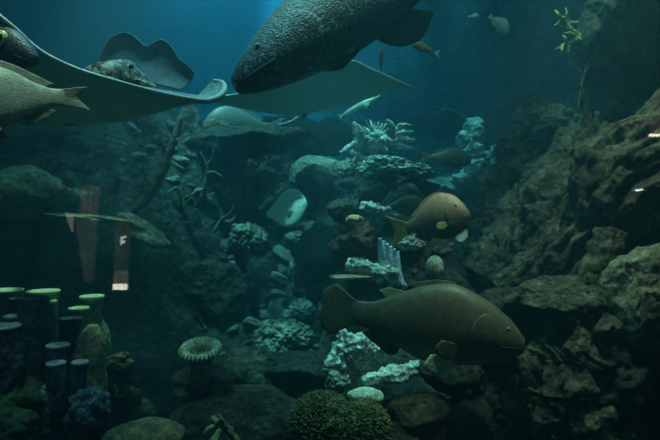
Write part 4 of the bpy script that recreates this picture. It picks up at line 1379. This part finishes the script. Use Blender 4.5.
def lit(name, c, s, var=0.5, scale=9):
    m, nt, out = new_mat(name)
    tc = N(nt, 'ShaderNodeTexCoord')
    nz = N(nt, 'ShaderNodeTexNoise', Scale=scale, Detail=3.0)
    nt.links.new(tc.outputs['Object'], nz.inputs['Vector'])
    r = N(nt, 'ShaderNodeValToRGB')
    r.color_ramp.elements[0].position = 0.35
    r.color_ramp.elements[0].color = rgba([x * (1 - var) for x in c])
    r.color_ramp.elements[1].position = 0.65
    r.color_ramp.elements[1].color = rgba(c)
    nt.links.new(nz.outputs['Fac'], r.inputs['Fac'])
    e = N(nt, 'ShaderNodeEmission', Strength=s)
    nt.links.new(r.outputs['Color'], e.inputs['Color'])
    nt.links.new(e.outputs[0], out.inputs['Surface'])
    return m


HALLM = plain('hall_metal', (0.02, 0.02, 0.02), 0.6)


def stand(t, o0, x, ztop):
    bm = bmesh.new()
    tube(bm, [Vector((x, -0.05, ztop)), Vector((x, -0.05, (ztop - o0.z - 0.1) / 2)), Vector((x, -0.05, -o0.z - 0.09))], [0.02, 0.02, 0.02], 10, 8)
    link('post', bm, HALLM, t)
    bm = box_bm(x - 0.14, x + 0.14, -0.2, 0.1, -o0.z - 0.1, -o0.z - 0.07)
    link('base', bm, HALLM, t, smooth=False)


D = 5.0
o0 = RF(85, 250, D)
t = empty('backlit_sign', o0)
tag(t, 'tall dim reddish backlit sign reflected in the glass at left', 'sign')
slab([(81, 186), (98, 186), (96, 217), (78, 217)], D, 'upper_panel', lit('sign_red', (0.5, 0.28, 0.22), 0.7), t, o0)
slab([(74, 217), (96, 217), (92, 282), (84, 282)], D, 'lower_panel', lit('sign_grey', (0.32, 0.3, 0.28), 0.75), t, o0)
slab([(64, 212), (72, 214), (71, 232)], D, 'corner_card', lit('sign_tan', (0.6, 0.55, 0.36), 2.2, 0.2), t, o0)
lt = lit('sign_letter', (0.55, 0.5, 0.4), 1.0, 0.1)
for k, (x, y) in enumerate(((85, 192), (90, 193), (84, 200), (90, 201), (84, 207), (89, 208))):
    slab([(x - 1.6, y - 2.6), (x + 1.6, y - 2.6), (x + 1.4, y + 2.4), (x - .4, y + 2.6)], D - 0.01, 'lettering', lt, t, o0, 0.004)
stand(t, o0, 0.02, 0.6)
o0 = RF(123, 230, D)
t = empty('backlit_sign', o0)
tag(t, 'tall narrow backlit sign with white mark and bright foot reflected in glass', 'sign')
slab([(119, 176), (131, 176), (130, 212), (118, 212)], D, 'upper_panel', lit('sign_blue', (0.12, 0.3, 0.34), 0.6), t, o0)
slab([(116, 212), (130, 212), (127, 271), (113, 271)], D, 'lower_panel', lit('sign_brown', (0.3, 0.27, 0.2), 0.6), t, o0)
slab([(114, 271), (127, 271), (126, 284), (112.6, 284)], D, 'pale_panel', lit('sign_pale', (0.75, 0.7, 0.5), 0.9, 0.4, 14), t, o0)
slab([(112.4, 284), (126, 284), (125.6, 290), (112, 290)], D, 'bright_foot', lit('sign_white', (1, 0.95, 0.85), 11, 0.1), t, o0)
lw = lit('sign_mark', (0.9, 0.95, 0.8), 6, 0.1)
slab([(120, 237), (121.6, 236), (121.4, 244), (120, 245.5)], D - 0.01, 'mark_stroke', lw, t, o0, 0.004)
slab([(121, 242.5), (124.6, 240), (125, 241.4), (121.4, 244.4)], D - 0.01, 'mark_stroke', lw, t, o0, 0.004)
slab([(121, 238.5), (125.6, 235.6), (126, 237), (121.4, 240)], D - 0.01, 'mark_stroke', lw, t, o0, 0.004)
stand(t, o0, 0.0, 0.5)
D = 5.6
o0 = RF(655, 134, D)
t = empty('wall_lamp', o0)
tag(t, 'small warm wall lamp reflected in glass near the right edge', 'lamp')
slab([(651, 133.5), (661, 133.5), (661, 136), (651, 136)], D, 'bulb', lit('lamp_warm', (1, 0.85, 0.7), 14, 0.1), t, o0)
slab([(652, 122), (662, 122), (662, 131.5), (652, 131.5)], D, 'shade', lit('lamp_pink', (0.5, 0.22, 0.2), 0.8, 0.4), t, o0)
link('back_plate', box_bm(-0.05, 0.09, -0.14, -0.03, -0.05, 0.14), HALLM, t, smooth=False)
o0 = RF(640, 190, D)
t = empty('wall_lamp', o0)
tag(t, 'tiny white wall lamp reflected in glass on the right rock', 'lamp')
slab([(637, 189.3), (643, 188.6), (643.4, 190.4), (637.4, 191)], D, 'bulb', lit('lamp_white', (1, 1, 0.95), 12, 0.05), t, o0)

link('back_plate', box_bm(-0.05, 0.05, -0.14, -0.03, -0.03, 0.03), HALLM, t, smooth=False)


# ------------------------------------------------------------------ light
def area(name, loc, target, size, power, color, sizey=None, spread=PI):
    l = bpy.data.lights.new(name, 'AREA')
    l.shape = 'RECTANGLE'
    l.size = size
    l.size_y = sizey or size
    l.energy = power
    l.color = color
    l.spread = spread
    o = bpy.data.objects.new(name, l)
    COL.objects.link(o)
    o.location = loc
    o.rotation_euler = (Vector(target) - Vector(loc)).to_track_quat('-Z', 'Y').to_euler()
    return o


def spot(name, loc, target, angle, power, color, blend=0.6, r=0.08):
    l = bpy.data.lights.new(name, 'SPOT')
    l.energy = power
    l.color = color
    l.spot_size = math.radians(angle)
    l.spot_blend = blend
    l.shadow_soft_size = r
    o = bpy.data.objects.new(name, l)
    COL.objects.link(o)
    o.location = loc
    o.rotation_euler = (Vector(target) - Vector(loc)).to_track_quat('-Z', 'Y').to_euler()
    return o


area('tank_lamp_back', (-1.2, 6.6, 5.5), (-1.2, 6.8, 0), 3.6, 175, (0.06, 0.56, 1.0), 3.0)
area('tank_lamp_front', (0.0, 1.7, 5.5), (0.0, 2.0, 0), 5.0, 82, (0.65, 1.0, 0.96), 1.2)
spot('tank_spot_top', (-0.72, 5.6, 5.5), (-0.6, 6.0, 0), 34, 3400, (0.1, 0.64, 1.0))
spot('fill_grouper', (-0.7, 0.25, 5.5), tuple(P(310, 0, 2.9)), 26, 380, (0.3, 0.8, 1.0))  # added fill to brighten the grouper's flank
spot('fill_left', (-1.5, 0.1, 5.0), tuple(P(15, 80, 2.05)), 25, 350, (0.85, 1.0, 0.88))  # extra light put in to brighten the grey fish and wing rim
spot('fill_ray', (-1.1, 1.1, 5.5), tuple(P(120, 78, 2.7)), 22, 330, (0.45, 0.88, 1.0))  # unseen helper added for the ray's rim and head
spot('tank_spot_coral', (0.5, 3.4, 5.5), tuple(P(380, 145, 4.9)), 24, 900, (0.5, 1.0, 1.0))
spot('tank_spot_ledge', (1.5, 4.7, 5.5), tuple(P(472, 180, 6.3)), 24, 480, (0.4, 1.0, 1.0))
spot('tank_spot_slope', (-1.7, 2.55, 5.5), tuple(P(285, 230, 4.65)), 32, 1150, (0.5, 0.98, 0.92))
spot('fill_wall', (-1.5, 2.4, 5.5), tuple(P(170, 190, 4.5)), 30, 260, (0.5, 0.9, 0.95))  # added light to lift the texture of the left reef
spot('tank_spot_arch', (-0.05, 2.5, 5.5), tuple(P(330, 350, 3.4)), 17, 1300, (0.6, 1.0, 0.92))
spot('fill_fish', (0.3, 0.6, 5.5), tuple(P(400, 370, 2.5)), 32, 320, (0.85, 1.0, 0.8))  # made-up fill for the brown fish and bushy coral
spot('fill_right', (1.3, 0.75, 3.5), tuple(P(600, 250, 2.9)), 64, 150, (1.0, 0.95, 0.72))  # unseen helper hung in the water, added for the right rocks
spot('fill_corner', (1.0, 1.3, 5.4), tuple(P(615, 40, 3.6)), 24, 420, (0.7, 1.0, 0.85))  # added fill to bring out the form of the corner rock
spot('tank_spot_sponge', (-1.6, 3.1, 5.5), tuple(P(65, 310, 2.85)), 17, 1100, (0.95, 1.0, 0.72))

w = bpy.data.worlds.new('hall_dark')
bpy.context.scene.world = w
w.use_nodes = True
w.node_tree.nodes['Background'].inputs[0].default_value = (0.0006, 0.001, 0.001, 1)
w.node_tree.nodes['Background'].inputs[1].default_value = 1.0

# ------------------------------------------------------------------ camera
cd = bpy.data.cameras.new('camera')
cd.sensor_width = 36
cd.lens = 28
cd.clip_start = 0.05
cam = bpy.data.objects.new('camera', cd)
COL.objects.link(cam)
cam.location = CAM
cam.rotation_euler = (PI / 2, 0, 0)
sc = bpy.context.scene
sc.camera = cam
sc.view_settings.view_transform = 'Standard'
sc.view_settings.look = 'None'
sc.view_settings.exposure = 0.0
sc.view_settings.gamma = 1.0
sc.view_settings.use_curve_mapping = False
sc.render.film_transparent = False
try:
    sc.cycles.use_denoising = True
    sc.cycles.denoising_prefilter = 'ACCURATE'
    sc.cycles.use_adaptive_sampling = False
    sc.cycles.sample_clamp_indirect = 1.0
    sc.cycles.max_bounces = 6
    sc.cycles.transparent_max_bounces = 16
    sc.cycles.volume_bounces = 1
except Exception:
    pass
